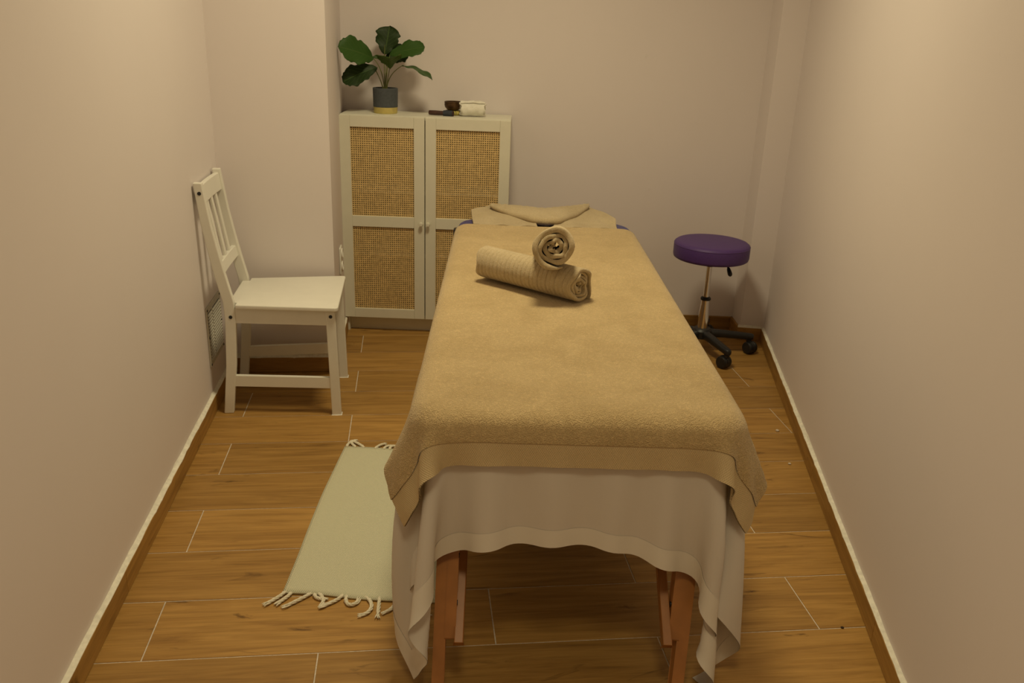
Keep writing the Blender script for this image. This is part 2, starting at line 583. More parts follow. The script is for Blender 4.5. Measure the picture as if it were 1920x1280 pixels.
# ---- skirting: separate wood-look pieces with a ragged line of filler on top
def skirting(name, p, q, joints, label, th=0.0125, h=0.068, lip=0.006, seed=1, filler=True):
    """p -> q is the wall face with the room on its left; joints are distances from p"""
    p, q = Vector(p), Vector(q)
    d = (q - p); L = d.length; d.normalize()
    ang = math.atan2(d.y, d.x)
    root = thing(name, (p.x, p.y, 0), ang)
    tag(root, label, kind='structure')
    js = [0.0] + [j for j in joints if 0.02 < j < L - 0.02] + [L]
    for a, b in zip(js, js[1:]):
        me_b = B().box(-(b - a) / 2 + 0.0006, (b - a) / 2 - 0.0006, 0.0, th, 0.0012, h, 0.0009, 1)
        me_b.build('baseboard_tile', M['tile'], root, ((a + b) / 2, 0, 0))
    if not filler: return root
    rng = random.Random(seed)
    n = max(3, int(L / 0.035))
    vs, fs = [], []
    hh = 0.0
    for i in range(n + 1):
        x = L * i / n
        hh = 0.7 * hh + 0.3 * rng.uniform(-1, 1)
        zt = h + lip + 0.006 * hh + (0.004 if rng.random() < 0.12 else 0)
        ye = th - 0.001 + 0.0012 * rng.uniform(-1, 1)
        vs += [(x, 0.0, h - 0.002), (x, ye, h - 0.002), (x, ye, h + 0.0015), (x, 0.0035, h + 0.003 + 0.3 * abs(zt - h)), (x, 0.0, zt)]
    for i in range(n):
        for k in range(5):
            a, b = i * 5 + k, i * 5 + (k + 1) % 5
            fs.append((a, b, b + 5, a + 5))
    fs += [(4, 3, 2, 1, 0), tuple(n * 5 + k for k in range(5))]
    pyobj('filler_strip', vs, fs, M['filler'], root)
    return root
# left wall: from the column towards the viewer
pL0, pL1 = T2W(XL_WALL, PY), T2W(XL_WALL, Y_FRONT)
skirting('baseboard_left', pL0, pL1, [PY - 2.915, PY - 2.043, PY - 1.178, PY - 0.31], 'wood-look skirting along the left wall with filler on top', th=0.0148, seed=3)
# right wall: from the viewer to the corner box
tR = on_right_wall_at_w(4.147)
tot = (Vector(tR) - Vector(WB)).length
jr = math.hypot(1, 0.2604) * (1.706 - Y_FRONT)
skirting('baseboard_right', WB, tR, [jr + 0.866 * k for k in range(-2, 3)], 'wood-look skirting along the right wall with filler on top', th=0.0135, seed=5)
skirting('baseboard_back', (1.159, BACK_Y), (-0.025, BACK_Y), [0.51], 'dark wood-look skirting under the back wall', th=0.011, seed=7, filler=False)
skirting('baseboard_corner', (1.161, 4.160), (1.159, BACK_Y), [], 'short wood-look skirting on the side of the boxed corner', th=0.011, seed=8, filler=False)
skirting('baseboard_corner', tR, (1.150, 4.161), [], 'short wood-look skirting on the front of the boxed corner', th=0.011, lip=0.005, seed=9)
skirting('baseboard_column', T2W(PX + 0.0, PY), T2W(XL_WALL, PY), [], 'wood-look skirting under the wall column behind the chair', th=0.0115, lip=0.020, seed=11)
skirting('baseboard_column', T2W(PX, yb(PX)), T2W(PX, PY - 0.0115), [], 'wood-look skirting on the cabinet side of the wall column', th=0.010, seed=12)

# ---- crumbs of dried grout left on the floor
for k, (x, y, r_, lab) in enumerate([(0.909, 1.897, 0.0042, 'tiny dark pebble on the floor joint near the right skirting'),
                                     (1.065, 3.090, 0.0075, 'pale speck of dried grout on the floor joint right of the table'),
                                     (1.034, 2.815, 0.0060, 'small pale chip on the tile right of the table')]):
    t = bmesh.new()
    bmesh.ops.create_icosphere(t, subdivisions=2, radius=r_)
    rng = random.Random(k)
    for v in t.verts:
        v.co *= rng.uniform(0.8, 1.15)
        v.co.z *= 0.5
    b = B(); b.join(t)
    o = b.build('grout_crumb', M['soil'] if k == 0 else M['grout'], None, (x, y, r_ * 0.45), smooth=60)
    tag(o, lab, 'debris')

# ---- vent grille low on the left wall (tile frame x = wall, y 3.21..3.46, z .18...42)
vg = thing('vent_grille', T2W(XL_WALL, 3.215, 0.182), PSI, 'white slatted vent grille low on the left wall behind the chair', 'vent grille')
GW, GH = 0.245, 0.238
fb = B()
fb.box(0.0005, 0.0055, 0, GW, 0, 0.020, 0.0015).box(0.0005, 0.0055, 0, GW, GH - 0.024, GH, 0.0015)
fb.box(0.0005, 0.0055, 0, 0.016, 0.018, GH - 0.022, 0.0015).box(0.0005, 0.0055, GW - 0.016, GW, 0.018, GH - 0.022, 0.0015)
fb.build('grille_frame', M['grille'], vg)
B().box(0.0006, 0.0022, 0.016, GW - 0.016, 0.016, GH - 0.018).build('shade_backing', M['dark'], vg)  # near-black sheet standing in for the shade between the slats
B().box(0.002, 0.0062, GW * 0.36 - 0.005, GW * 0.36 + 0.005, 0.018, GH - 0.022, 0.001).build('mullion', M['grille'], vg)
for c0, c1 in ((0.015, GW * 0.36 - 0.004), (GW * 0.36 + 0.004, GW - 0.015)):
    sl_me = None
    for k in range(15):
        z = 0.026 + k * 0.0127
        b = B().box(-0.0038, 0.0038, -(c1 - c0) / 2, (c1 - c0) / 2, -0.0011, 0.0011)
        if sl_me is None:
            o = b.build('slat', M['grille'], vg, (0.0056, (c0 + c1) / 2, z), (0, R(38), 0))
            sl_me = o.data
        else:
            b.bm.free()
            link_mesh('slat', sl_me, None, vg, (0.0056, (c0 + c1) / 2, z), (0, R(38), 0))
for (yy, zz) in ((0.008, 0.008), (0.010, 0.118), (0.008, GH - 0.010), (GW - 0.01, GH - 0.01), (GW - 0.01, 0.118), (GW - 0.01, 0.008)):
    B().lathe([(0, 0.0), (0.0048, 0.0), (0.0042, 0.0022), (0, 0.0028)], 12, (0.0054, yy, zz), Matrix.Rotation(R(90), 4, 'Y')).build('screw', M['dark'], vg, smooth=40)

# ---- socket on the side of the column
sk = thing('wall_socket', T2W(PX, 3.912, 0.43), PSI, 'white double wall socket on the side of the column behind the cabinet', 'socket')
B().box(0.0005, 0.009, -0.041, 0.041, -0.062, 0.062, 0.004, 3).build('cover_plate', M['white_paint'], sk, smooth=40)
for zc in (-0.030, 0.030):
    ring = B().lathe([(0.025, 0.0), (0.024, 0.005), (0.021, 0.0065), (0.020, 0.0065), (0.019, 0.003), (0, 0.003)], 24, (0.0085, 0, zc), Matrix.Rotation(R(90), 4, 'Y')).build('socket_ring', M['white_paint'], sk, smooth=40)
    for yy in (-0.0095, 0.0095):
        B().lathe([(0.0028, 0.0), (0.0028, 0.0008), (0, 0.0008)], 10, (0.0116, yy, zc), Matrix.Rotation(R(90), 4, 'Y')).build('pin_hole', M['dark'], ring)

# ================================================================== CABINET
CX, CY = -0.837, 4.064             # front left foot; runs 0.80 to the right and back to the wall
CW, CD, CH = 0.795, 0.245, 1.06
cab = thing('cane_cabinet', (CX, CY, 0), 0.0, 'tall cream two-door cabinet with woven cane door panels', 'cabinet')
DT = 0.019                          # door thickness in front of the carcass
B().box(0, 0.018, DT, CD, 0, CH - 0.018, 0.001, 1).build('side_panel', M['cabinet'], cab)
B().box(CW - 0.018, CW, DT, CD, 0, CH - 0.018, 0.001, 1).build('side_panel', M['cabinet'], cab)
B().box(0, CW, DT, CD, CH - 0.018, CH, 0.0012, 1).build('top_panel', M['cabinet'], cab)
B().box(0.018, CW - 0.018, CD - 0.006, CD - 0.001, 0.07, CH - 0.018).build('back_panel', M['inside'], cab)
B().box(0.018, CW - 0.018, DT + 0.002, CD - 0.006, 0.070, 0.088).build('bottom_panel', M['inside'], cab)
B().box(0.018, CW - 0.018, DT + 0.034, DT + 0.048, 0.0, 0.070).build('plinth', M['cabinet'], cab)
for zs in (0.385, 0.695):
    B().box(0.0185, CW - 0.0185, DT + 0.004, CD - 0.006, zs, zs + 0.018).build('shelf', M['cabinet'], cab)

Z0, Z1 = 0.077, 1.057               # door from bottom to just under the top panel
def cane(x0, x1, z0, z1, yc):
    """woven cane: real crossed strips with open holes"""
    nx = round((x1 - x0) / 0.0103)
    nz = round((z1 - z0) / 0.0101)
    px, pz = (x1 - x0) / nx, (z1 - z0) / nz
    w = 0.0050
    vs, fs = [], []
    def strip(ax0, ax1, az0, az1, y0, y1):
        k = len(vs)
        for y in (y0, y1):
            vs.extend([(ax0, y, az0), (ax1, y, az0), (ax1, y, az1), (ax0, y, az1)])
        fs.extend([(k, k + 1, k + 2, k + 3), (k + 7, k + 6, k + 5, k + 4), (k, k + 4, k + 5, k + 1), (k + 1, k + 5, k + 6, k + 2), (k + 2, k + 6, k + 7, k + 3), (k + 3, k + 7, k + 4, k)])
    for i in range(nx + 1):
        xc = x0 + i * px
        strip(max(x0, xc - w / 2), min(x1, xc + w / 2), z0, z1, yc - 0.0010, yc + 0.0002)
    for j in range(nz + 1):
        zc = z0 + j * pz
        strip(x0, x1, max(z0, zc - w / 2), min(z1, zc + w / 2), yc - 0.0016 if j % 2 else yc - 0.0004, yc - 0.0002 if j % 2 else yc + 0.0012)
    return vs, fs
SW, RW = 0.0495, 0.0500
for dx0, dx1, knob_x, side in ((0.0, CW / 2 - 0.0022, CW / 2 - 0.017, 'left'), (CW / 2 + 0.0022, CW, CW / 2 + 0.016, 'right')):
    d = B()
    d.box(dx0, dx0 + SW, 0, DT - 0.001, Z0, Z1, 0.0012, 1)
    d.box(dx1 - SW, dx1, 0, DT - 0.001, Z0, Z1, 0.0012, 1)
    door = d.build('door', M['cabinet'], cab)
    for rz0, rz1 in ((Z0, 0.124), (0.538, 0.590), (1.006, Z1)):
        B().box(dx0 + SW + 0.0003, dx1 - SW - 0.0003, 0.0002, DT - 0.001, rz0, rz1, 0.0008, 1).build('rail', M['cabinet'], door)
    for cz0, cz1 in ((0.124, 0.538), (0.590, 1.006)):
        vs, fs = cane(dx0 + SW, dx1 - SW, cz0, cz1, 0.010)
        o = pyobj('cane_panel', vs, fs, M['cane'], door)
        tag(o, 'golden woven cane panel', kind='stuff')
    B().lathe([(0.0055, 0.0), (0.0055, 0.010), (0.0085, 0.013), (0.0105, 0.018), (0.0085, 0.0235), (0, 0.025)], 20, (knob_x, 0.0, 0.562), Matrix.Rotation(R(90), 4, 'X')).build('knob', M['cabinet'], door, smooth=50)

# ---- things on the cabinet
TOP = CH
# plant
PXW, PYW = -0.640, 4.196
plant = thing('potted_fig', (PXW, PYW, TOP), 0.0, 'fiddle-leaf fig in a grey and gold pot on the cabinet', 'potted plant')
B().lathe([(0, 0.0), (0.053, 0.0), (0.0555, 0.003), (0.0565, 0.027), (0.0560, 0.0285), (0, 0.0285)], 40).build('pot_base', M['gold'], plant, smooth=35)
prof = [(0.0565, 0.0288)]
for k in range(29):
    z = 0.0288 + k * 0.0029
    prof += [(0.0575 + 0.0014 * k / 28, z + 0.0007), (0.0575 + 0.0014 * k / 28, z + 0.0020), (0.0567 + 0.0014 * k / 28, z + 0.0029)]
prof += [(0.0580, 0.1145), (0.0545, 0.1150), (0.0530, 0.1125), (0.0525, 0.095), (0, 0.095)]
pot = B().lathe(prof, 40).build('pot', M['pot'], plant, smooth=35)
t = bmesh.new()
bmesh.ops.create_grid(t, x_segments=14, y_segments=14, size=0.052)
rng = random.Random(4)
for v in list(t.verts):
    rr = math.hypot(v.co.x, v.co.y)
    if rr > 0.052: v.co.x *= 0.052 / rr; v.co.y *= 0.052 / rr
    v.co.z = 0.1065 + rng.uniform(-0.003, 0.003)
b = B(); b.join(t); b.build('soil', M['soil'], plant, smooth=180)

def leaf(base, tip, face, halfw, sag, fold, seed, tint, peak=0.6, curl=0.0):
    """broad fig leaf from base to tip; face = direction its upper side looks"""
    rng = random.Random(seed)
    base, tip = Vector(base), Vector(tip)
    ax = (tip - base); L = ax.length; ax.normalize()
    n = Vector(face); n = (n - ax * n.dot(ax)).normalized()
    sd = n.cross(ax)
    NU, NV = 26, 12
    ph = [rng.uniform(0, 6.28) for _ in range(6)]
    vs, fs, uv = [], [], []
    for i in range(NU + 1):
        t_ = i / NU
        # obovate outline: narrow waist near the stalk, broad beyond the middle, blunt tip
        lobe = max(0.0, 1 - abs(2 * t_ ** 1.12 - 1) ** 3.4) ** 0.62
        waist = 0.60 + 0.40 * (1 / (1 + math.exp(-(t_ - 0.32) * 14)))
        w = halfw * lobe * waist
        c = base + ax * (L * t_) + n * (sag * 4 * t_ * (1 - t_)) + Vector((0, 0, -curl * t_ * t_))
        for j in range(NV + 1):
            v = -1 + 2 * j / NV
            sgn = 0 if v < 0 else 1
            ruff = 1 + 0.07 * math.sin(t_ * 19 + ph[sgn]) + 0.05 * math.sin(t_ * 37 + ph[2 + sgn])
            if t_ > 0.86: ruff *= 1 + 0.10 * math.sin(t_ * 90 + ph[4])
            x = v * w * ruff
            off = fold * abs(v) * w + 0.10 * halfw * abs(v) ** 2 * math.sin(t_ * 13 + ph[4 + sgn] + (2 if v < 0 else 0))
            vs.append(c + sd * x + n * off)
            uv.append((t_, v))
    for i in range(NU):
        for j in range(NV):
            a = i * (NV + 1) + j
            fs.append((a, a + NV + 1, a + NV + 2, a + 1))
    o = pyobj('leaf', vs, fs, M['leaf'], plant, smooth=True)
    ul = o.data.uv_layers.new(name='UVMap')
    for lp in o.data.loops: ul.data[lp.index].uv = uv[lp.vertex_index]
    so = o.modifiers.new('thickness', 'SOLIDIFY'); so.thickness = 0.0012
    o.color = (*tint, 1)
    return o
def stem(pts, r0=0.0026, r1=0.0016):
    P = [Vector(p) for p in pts]
    out = []
    n = 12
    for i in range(n + 1):
        t_ = i / n
        if len(P) == 3:
            out.append((1 - t_) ** 2 * P[0] + 2 * t_ * (1 - t_) * P[1] + t_ ** 2 * P[2])
        else:
            out.append(P[0].lerp(P[1], t_))
    B().tube(out, [r0 + (r1 - r0) * i / n for i in range(n + 1)], 8).build('stem', M['stem'], plant, smooth=60)
def L_(x, z, y=0.0): return (x - PXW, y, z - TOP)     # picture-plane position around the pot
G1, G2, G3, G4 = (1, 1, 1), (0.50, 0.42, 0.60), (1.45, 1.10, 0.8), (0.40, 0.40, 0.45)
leaf(L_(-0.690, 1.304, -0.01), L_(-0.829, 1.354, -0.130), (-0.10, -0.88, 0.42), 0.061, 0.010, 0.16, 1, G1)
leaf(L_(-0.642, 1.322, 0.010), L_(-0.622, 1.448, 0.045), (0.0, -0.97, 0.12), 0.055, 0.0, 0.10, 2, G2)
leaf(L_(-0.618, 1.322, 0.0), L_(-0.452, 1.362, -0.02), (-0.12, -0.80, 0.55), 0.043, 0.008, 0.14, 3, G1)
leaf(L_(-0.640, 1.300, 0.02), L_(-0.545, 1.345, 0.075), (0.1, -0.9, 0.3), 0.045, 0.0, 0.15, 4, G4)
leaf(L_(-0.613, 1.262, -0.03), L_(-0.600, 1.312, -0.125), (0.0, -0.35, 0.95), 0.055, 0.004, 0.55, 5, G3)
leaf(L_(-0.556, 1.278, -0.02), L_(-0.414, 1.226, -0.05), (0.28, -0.12, 0.95), 0.040, 0.012, 0.06, 6, G1, curl=0.004)
leaf(L_(-0.672, 1.266, -0.02), L_(-0.826, 1.198, -0.07), (-0.20, -0.88, 0.38), 0.050, 0.010, 0.14, 7, G2)
leaf(L_(-0.655, 1.306, 0.0), L_(-0.700, 1.312, 0.05), (0.1, -0.6, 0.8), 0.018, 0.0, 0.1, 8, G1)
for pts in ([L_(-0.645, 1.165), L_(-0.648, 1.26), L_(-0.690, 1.302, -0.01)],
            [L_(-0.642, 1.165, 0.004), L_(-0.646, 1.25, 0.004), L_(-0.641, 1.365, 0.006)],
            [L_(-0.638, 1.165, -0.004), L_(-0.634, 1.25), L_(-0.616, 1.324)],
            [L_(-0.640, 1.165, 0.008), L_(-0.640, 1.24, 0.012), L_(-0.632, 1.305, 0.02)],
            [L_(-0.634, 1.165, -0.008), L_(-0.626, 1.22, -0.015), L_(-0.613, 1.264, -0.03)],
            [L_(-0.632, 1.165, 0.0), L_(-0.632, 1.235), L_(-0.554, 1.279, -0.02)],
            [L_(-0.650, 1.165, -0.004), L_(-0.655, 1.21, -0.01), L_(-0.690, 1.266, -0.02)],
            [L_(-0.648, 1.165, 0.002), L_(-0.660, 1.205, 0.0), L_(-0.680, 1.255, -0.02)]):
    stem(pts)

# singing bowl on its ring cushion
bx_, by_ = -0.322, 4.222
cu = thing('ring_cushion', (bx_, by_, TOP), 0, 'small mustard ring cushion under the metal bowl', 'cushion')
n_seg = 40
prof = [(0.031 + 0.0135 * math.cos(a) , 0.0105 + 0.0100 * math.sin(a)) for a in [2 * math.pi * k / 12 for k in range(13)]]
t = B().lathe(prof, n_seg)
for v in t.bm.verts:
    a = math.atan2(v.co.y, v.co.x)
    v.co.x *= 1 + 0.05 * math.cos(8 * a); v.co.y *= 1 + 0.05 * math.cos(8 * a)
t.build('ring', M['cushion'], cu, smooth=180)
for k in range(8):
    a = 2 * math.pi * (k + 0.5) / 8
    B().tube([((0.031 + 0.0140 * math.cos(p)) * math.cos(a), (0.031 + 0.0140 * math.cos(p)) * math.sin(a), 0.0108 + 0.0103 * math.sin(p)) for p in [math.pi * q / 6 - 0.4 for q in range(0, 9)]], 0.0008, 6).build('seam', M['suede'], cu)
bw = thing('singing_bowl', (bx_, by_, TOP + 0.0195), 0, 'dark bronze singing bowl on the mustard cushion', 'bowl')
B().lathe([(0, 0.0), (0.018, 0.0005), (0.030, 0.006), (0.0385, 0.016), (0.0415, 0.028), (0.0405, 0.038), (0.0400, 0.0415), (0.0378, 0.0415), (0.0385, 0.030), (0.036, 0.017), (0.028, 0.008), (0, 0.0035)], 40).build('bowl_body', M['bronze'], bw, smooth=50)
B().lathe([(0.0402, 0.0352), (0.0418, 0.0368), (0.0416, 0.0420), (0.0395, 0.0428), (0.0378, 0.0418), (0.0385, 0.036)], 40).build('rim', M['bronze'], bw, smooth=50)
# striker
a0, a1 = Vector((-0.432, 4.172, TOP + 0.0125)), Vector((-0.313, 4.148, TOP + 0.0135))
ax = (a1 - a0); Ls = ax.length
st = thing('bowl_striker', (a0.x, a0.y, a0.z), math.atan2(ax.y, ax.x), 'dark wooden bowl striker with slate suede sleeve lying on the cabinet', 'striker')
rotx = Matrix.Rotation(R(90), 4, 'Y')
B().lathe([(0, 0.0), (0.0085, 0.0), (0.0102, 0.003), (0.0108, 0.03), (0.0098, 0.075), (0.0098, Ls - 0.006), (0.0110, Ls - 0.0055), (0.0112, Ls), (0, Ls + 0.0015)], 24, (0, 0, 0), rotx).build('handle', M['rosewood'], st, smooth=40)
B().lathe([(0.0099, 0.072), (0.0132, 0.072), (0.0136, 0.074), (0.0136, Ls - 0.008), (0.0130, Ls - 0.006), (0.0099, Ls - 0.006)], 24, (0, 0, 0), rotx).build('sleeve', M['suede'], st, smooth=40)

# ================================================================== ROLLED TOWELS
def towel_roll(name, p0, p1, rout, turns, thick, seed, mat, rib=0.0, rib_n=20, end_a=-1.0, flare=0.0, core=0.25, steps=64, noise_amp=0.05, sq=1.0, outer=1.0, turn_dir=1, lump=0.0):
    """spiral-rolled towel lying along p0 -> p1; end_a = angle (rad) where the loose edge ends, flare lifts it away"""
    rng = random.Random(seed)
    p0, p1 = Vector(p0), Vector(p1)
    ax = p1 - p0; L = ax.length; ax.normalize()
    upv = Vector((0, 0, 1))
    sy = upv.cross(ax).normalized()
    sz = ax.cross(sy)
    NT = int(turns * 30)
    th_end = end_a
    th0 = th_end - 2 * math.pi * turns
    ph = [rng.uniform(0, 6.28) for _ in range(8)]
    sec_o, sec_i, shift = [], [], []
    pitch = (rout - thick * 0.5 - core * rout) / turns
    for i in range(NT + 1):
        f = i / NT
        th = th0 + (th_end - th0) * f if turn_dir > 0 else 2 * th_end - (th0 + (th_end - th0) * f)
        r = core * rout + pitch * turns * f
        inner = (1 - f) ** 1.2
        r *= 1 + (noise_amp * 0.35 + noise_amp * 3.2 * inner) * (0.6 * math.sin(2 * th + ph[0]) + 0.4 * math.sin(3 * th + ph[1]) + 0.35 * math.sin(5 * th * 0.9 + ph[2]))
        fl_ = max(0, (f - (1 - 0.30 / turns)) / (0.30 / turns))
        r += flare * fl_ ** 1.5
        t_h = thick * (1.0 if f < 1 - 1.05 / turns else outer)
        ro, ri = r + t_h * 0.5, max(0.001, r - t_h * 0.5)
        if i > NT - 3: ro -= t_h * 0.15 * (i - NT + 3); ri += t_h * 0.15 * (i - NT + 3)
        for rr, lst in ((ro, sec_o), (ri, sec_i)):
            y, z = rr * math.cos(th), rr * math.sin(th)
            lst.append((y * sq, z))
        shift.append(0.005 * math.sin(1.7 * th + ph[3]) + 0.004 * math.sin(4.1 * th + ph[4]) - 0.010 * inner)
    zmin = -rout * 0.97
    sec = sec_o + sec_i[::-1]
    sh = shift + shift[::-1]
    n = len(sec)
    vs, fs = [], []
    ts = [0, 0.006, 0.02] + [0.02 + 0.96 * k / steps for k in range(1, steps)] + [0.98, 0.994, 1]
    for q, t_ in enumerate(ts):
        endk = 0.90 if q in (0, len(ts) - 1) else (0.97 if q in (1, len(ts) - 2) else 1.0)
        rb = -rib * math.exp(-(math.sin(math.pi * rib_n * t_) / 0.30) ** 2)
        for k, (y, z) in enumerate(sec):
            rr = math.hypot(y, z) + 1e-9
            kk = 1.0
            if k < NT + 1 and k > NT - 36: kk = 1 + rb / rr
            mid_ = sec[n - 1 - k]
            yy, zz = y * kk, z * kk
            yy, zz = mid_[0] + (yy - mid_[0]) * (0.5 + 0.5 * endk), mid_[1] + (zz - mid_[1]) * (0.5 + 0.5 * endk)
            if lump:
                lm = 1 + lump * (math.sin(9 * t_ + 2.3 * math.atan2(z, y) + ph[5]) + 0.7 * math.sin(17 * t_ - 3 * math.atan2(z, y) + ph[6])) - 0.10 * abs(2 * t_ - 1) ** 5
                yy, zz = yy * lm, zz * lm
            if zz < zmin: zz = zmin + 0.25 * (zz - zmin)
            xs = L * t_ + sh[k] * (abs(2 * t_ - 1) ** 6) * (1 if t_ > 0.5 else -1)
            vs.append(ax * xs + sy * yy + sz * zz)
    for q in range(len(ts) - 1):
        for k in range(n):
            a, b = q * n + k, q * n + (k + 1) % n
            fs.append((a, b, b + n, a + n))
    for q, rev in ((0, True), (len(ts) - 1, False)):
        for i in range(NT):
            f_ = (q * n + i, q * n + i + 1, q * n + n - 2 - i, q * n + n - 1 - i)
            fs.append(f_ if not rev else f_[::-1])
    o = pyobj(name, vs, fs, mat, None, tuple(p0), None, True)
    bm_ = bmesh.new(); bm_.from_mesh(o.data); bmesh.ops.recalc_face_normals(bm_, faces=bm_.faces[:]); bm_.to_mesh(o.data); bm_.free()
    for p in o.data.polygons: p.use_smooth = True
    return o

# little white roll on the cabinet
wt = towel_roll('rolled_face_towel', (-0.283, 4.168, TOP + 0.0365), (-0.168, 4.176, TOP + 0.0365), 0.0375, 4.0, 0.0075, 21, M['white_towel'], 0.0006, 7, end_a=2.2, core=0.12, steps=36, lump=0.035)
tag(wt, 'small white rolled towel on the cabinet beside the bowl', 'towel')

# ================================================================== CHAIR
chair = thing('wooden_chair', T2W(-0.51, 3.353, 0.0), PSI, 'white painted slat-back wooden chair against the left wall', 'chair')
FX, FY, RY = 0.211, 0.192, 0.160
def post_x(z):
    zs = [0.0, 0.2, 0.40, 0.46, 0.55, 0.63, 0.75, 0.905]
    xs = [-0.203, -0.180, -0.168, -0.172, -0.192, -0.208, -0.228, -0.246]
    return float(np.interp(z, zs, xs))
def dep(z): return float(np.interp(z, [0, 0.42, 0.55, 0.905], [0.036, 0.040, 0.040, 0.030]))
for s_ in (-1, 1):
    # rear leg and back post in one swept piece
    zs = [0, 0.1, 0.2, 0.3, 0.38, 0.42, 0.46, 0.50, 0.55, 0.6, 0.66, 0.75, 0.83, 0.905]
    vs, fs = [], []
    for z in zs:
        x, d = post_x(z), dep(z)
        yo = s_ * (RY + 0.0 * z)
        for (a, b) in ((-1, -1), (1, -1), (1, 1), (-1, 1)):
            vs.append((x + a * d / 2, yo + b * 0.0135, z))
    for i in range(len(zs) - 1):
        for k in range(4):
            a, b = i * 4 + k, i * 4 + (k + 1) % 4
            fs.append((a, b, b + 4, a + 4))
    fs += [(3, 2, 1, 0), tuple(len(zs) * 4 - 4 + k for k in range(4))]
    o = pyobj('rear_leg', vs, fs, M['white_paint'], chair)
    bv = o.modifiers.new('bevel', 'BEVEL'); bv.width = 0.003; bv.segments = 2; bv.limit_method = 'ANGLE'
    for z in (0.40, 0.868):
        B().lathe([(0, 0.0), (0.0068, 0.0), (0.0068, 0.0015), (0.0035, 0.0022), (0, 0.0012)], 16, (post_x(z) + 0.001, s_ * (RY + 0.0133), z), Matrix.Rotation(R(-90 * s_), 4, 'X')).build('bolt_head', M['dark'], o)
    # front leg
    fl_ = B()
    fl_.bar((FX + 0.006, s_ * FY, 0), (FX - 0.004, s_ * FY, 0.434), 0.026, 0.036, (1, 0, 0), 0.003)
    fo = fl_.build('front_leg', M['white_paint'], chair)
    B().lathe([(0, 0.0), (0.0068, 0.0), (0.0068, 0.0015), (0.0035, 0.0022), (0, 0.0012)], 16, (FX - 0.003, s_ * (FY + 0.0128), 0.411), Matrix.Rotation(R(-90 * s_), 4, 'X')).build('bolt_head', M['dark'], fo)
    B().bar((post_x(0.40) + 0.018, s_ * (RY + 0.000), 0.405), (FX - 0.020, s_ * (FY - 0.001), 0.405), 0.056, 0.020, (0, 1, 0), 0.002).build('side_apron', M['white_paint'], chair)
    B().bar((post_x(0.14) + 0.016, s_ * RY, 0.136), (FX - 0.012, s_ * FY, 0.136), 0.040, 0.018, (0, 1, 0), 0.002).build('stretcher', M['white_paint'], chair)
B().box(FX - 0.014, FX + 0.006, -FY + 0.014, FY - 0.014, 0.378, 0.433, 0.002).build('front_apron', M['white_paint'], chair)
B().box(-0.178, -0.158, -RY + 0.014, RY - 0.014, 0.378, 0.433, 0.002).build('rear_apron', M['white_paint'], chair)
seat_poly = []
for (x, y, cs) in ((-0.146, -0.183, 0.004), (0.238, -0.220, 0.014), (0.238, 0.220, 0.014), (-0.146, 0.183, 0.004)):
    n_ = 5
    base_a = {(-1, -1): 180, (1, -1): 270, (1, 1): 0, (-1, 1): 90}[(1 if x > 0 else -1, 1 if y > 0 else -1)]
    cx_, cy_ = x - math.copysign(cs, x), y - math.copysign(cs, y)
    for k in range(n_ + 1):
        a = R(base_a + 90 * k / n_)
        seat_poly.append((cx_ + cs * math.cos(a), cy_ + cs * math.sin(a)))
seat_poly += [(-0.146, 0.1455), (-0.176, 0.1455), (-0.176, -0.1455), (-0.146, -0.1455)]
B().prism(seat_poly, 0.434, 0.451, 0.004).build('seat', M['white_paint'], chair, smooth=30)
# back rails and slats follow the lean of the posts
def rail(name, z0, z1, th, bow=0.0):
    vs, fs = [], []
    n_ = 10
    for i in range(n_ + 1):
        y = -RY + 0.012 + (2 * RY - 0.024) * i / n_
        bx = -bow * (1 - (y / RY) ** 2)
        for z, side in ((z0, -1), (z0, 1), (z1, 1), (z1, -1)):
            vs.append((post_x(z) + side * th / 2 + bx, y, z))
    for i in range(n_):
        for k in range(4):
            a, b = i * 4 + k, i * 4 + (k + 1) % 4
            fs.append((a, b, b + 4, a + 4))
    fs += [(0, 1, 2, 3), tuple(n_ * 4 + k for k in (3, 2, 1, 0))]
    o = pyobj(name, vs, fs, M['white_paint'], chair)
    bv = o.modifiers.new('bevel', 'BEVEL'); bv.width = 0.002; bv.segments = 2; bv.limit_method = 'ANGLE'
    return o
rail('top_rail', 0.825, 0.890, 0.018, 0.006)
rail('lower_rail', 0.555, 0.598, 0.018, 0.004)
for yy in (-0.075, -0.0, 0.075):
    B().bar((post_x(0.590) - 0.004, yy, 0.590), (post_x(0.830) - 0.005, yy, 0.834), 0.026, 0.011, (1, 0, 0.3), 0.0025).build('back_slat', M['white_paint'], chair)

# ================================================================== STOOL
stool = thing('rolling_stool', (0.925, 3.968, 0.0), 0.0, 'round purple padded stool on black five-star castor base', 'stool')
SEAT_Z = 0.552
cush = B().lathe([(0, SEAT_Z), (0.150, SEAT_Z - 0.0005), (0.166, SEAT_Z - 0.003), (0.174, SEAT_Z - 0.009), (0.1768, SEAT_Z - 0.020), (0.1768, SEAT_Z - 0.066), (0.174, SEAT_Z - 0.076), (0.168, SEAT_Z - 0.080), (0, SEAT_Z - 0.081)], 64).build('seat_cushion', M['purple'], stool, smooth=50)
B().lathe([(0.1752, SEAT_Z - 0.0120), (0.1772, SEAT_Z - 0.0140), (0.1764, SEAT_Z - 0.0165)], 64).build('piping', M['purple'], cush, smooth=60)
B().box(-0.07, 0.07, -0.07, 0.07, SEAT_Z - 0.092, SEAT_Z - 0.080, 0.003).build('seat_plate', M['black'], stool)
B().tube([(0.0, 0, SEAT_Z - 0.088), (0.0, 0, SEAT_Z - 0.12)], 0.020, 24).build('plate_boss', M['black'], stool, smooth=40)
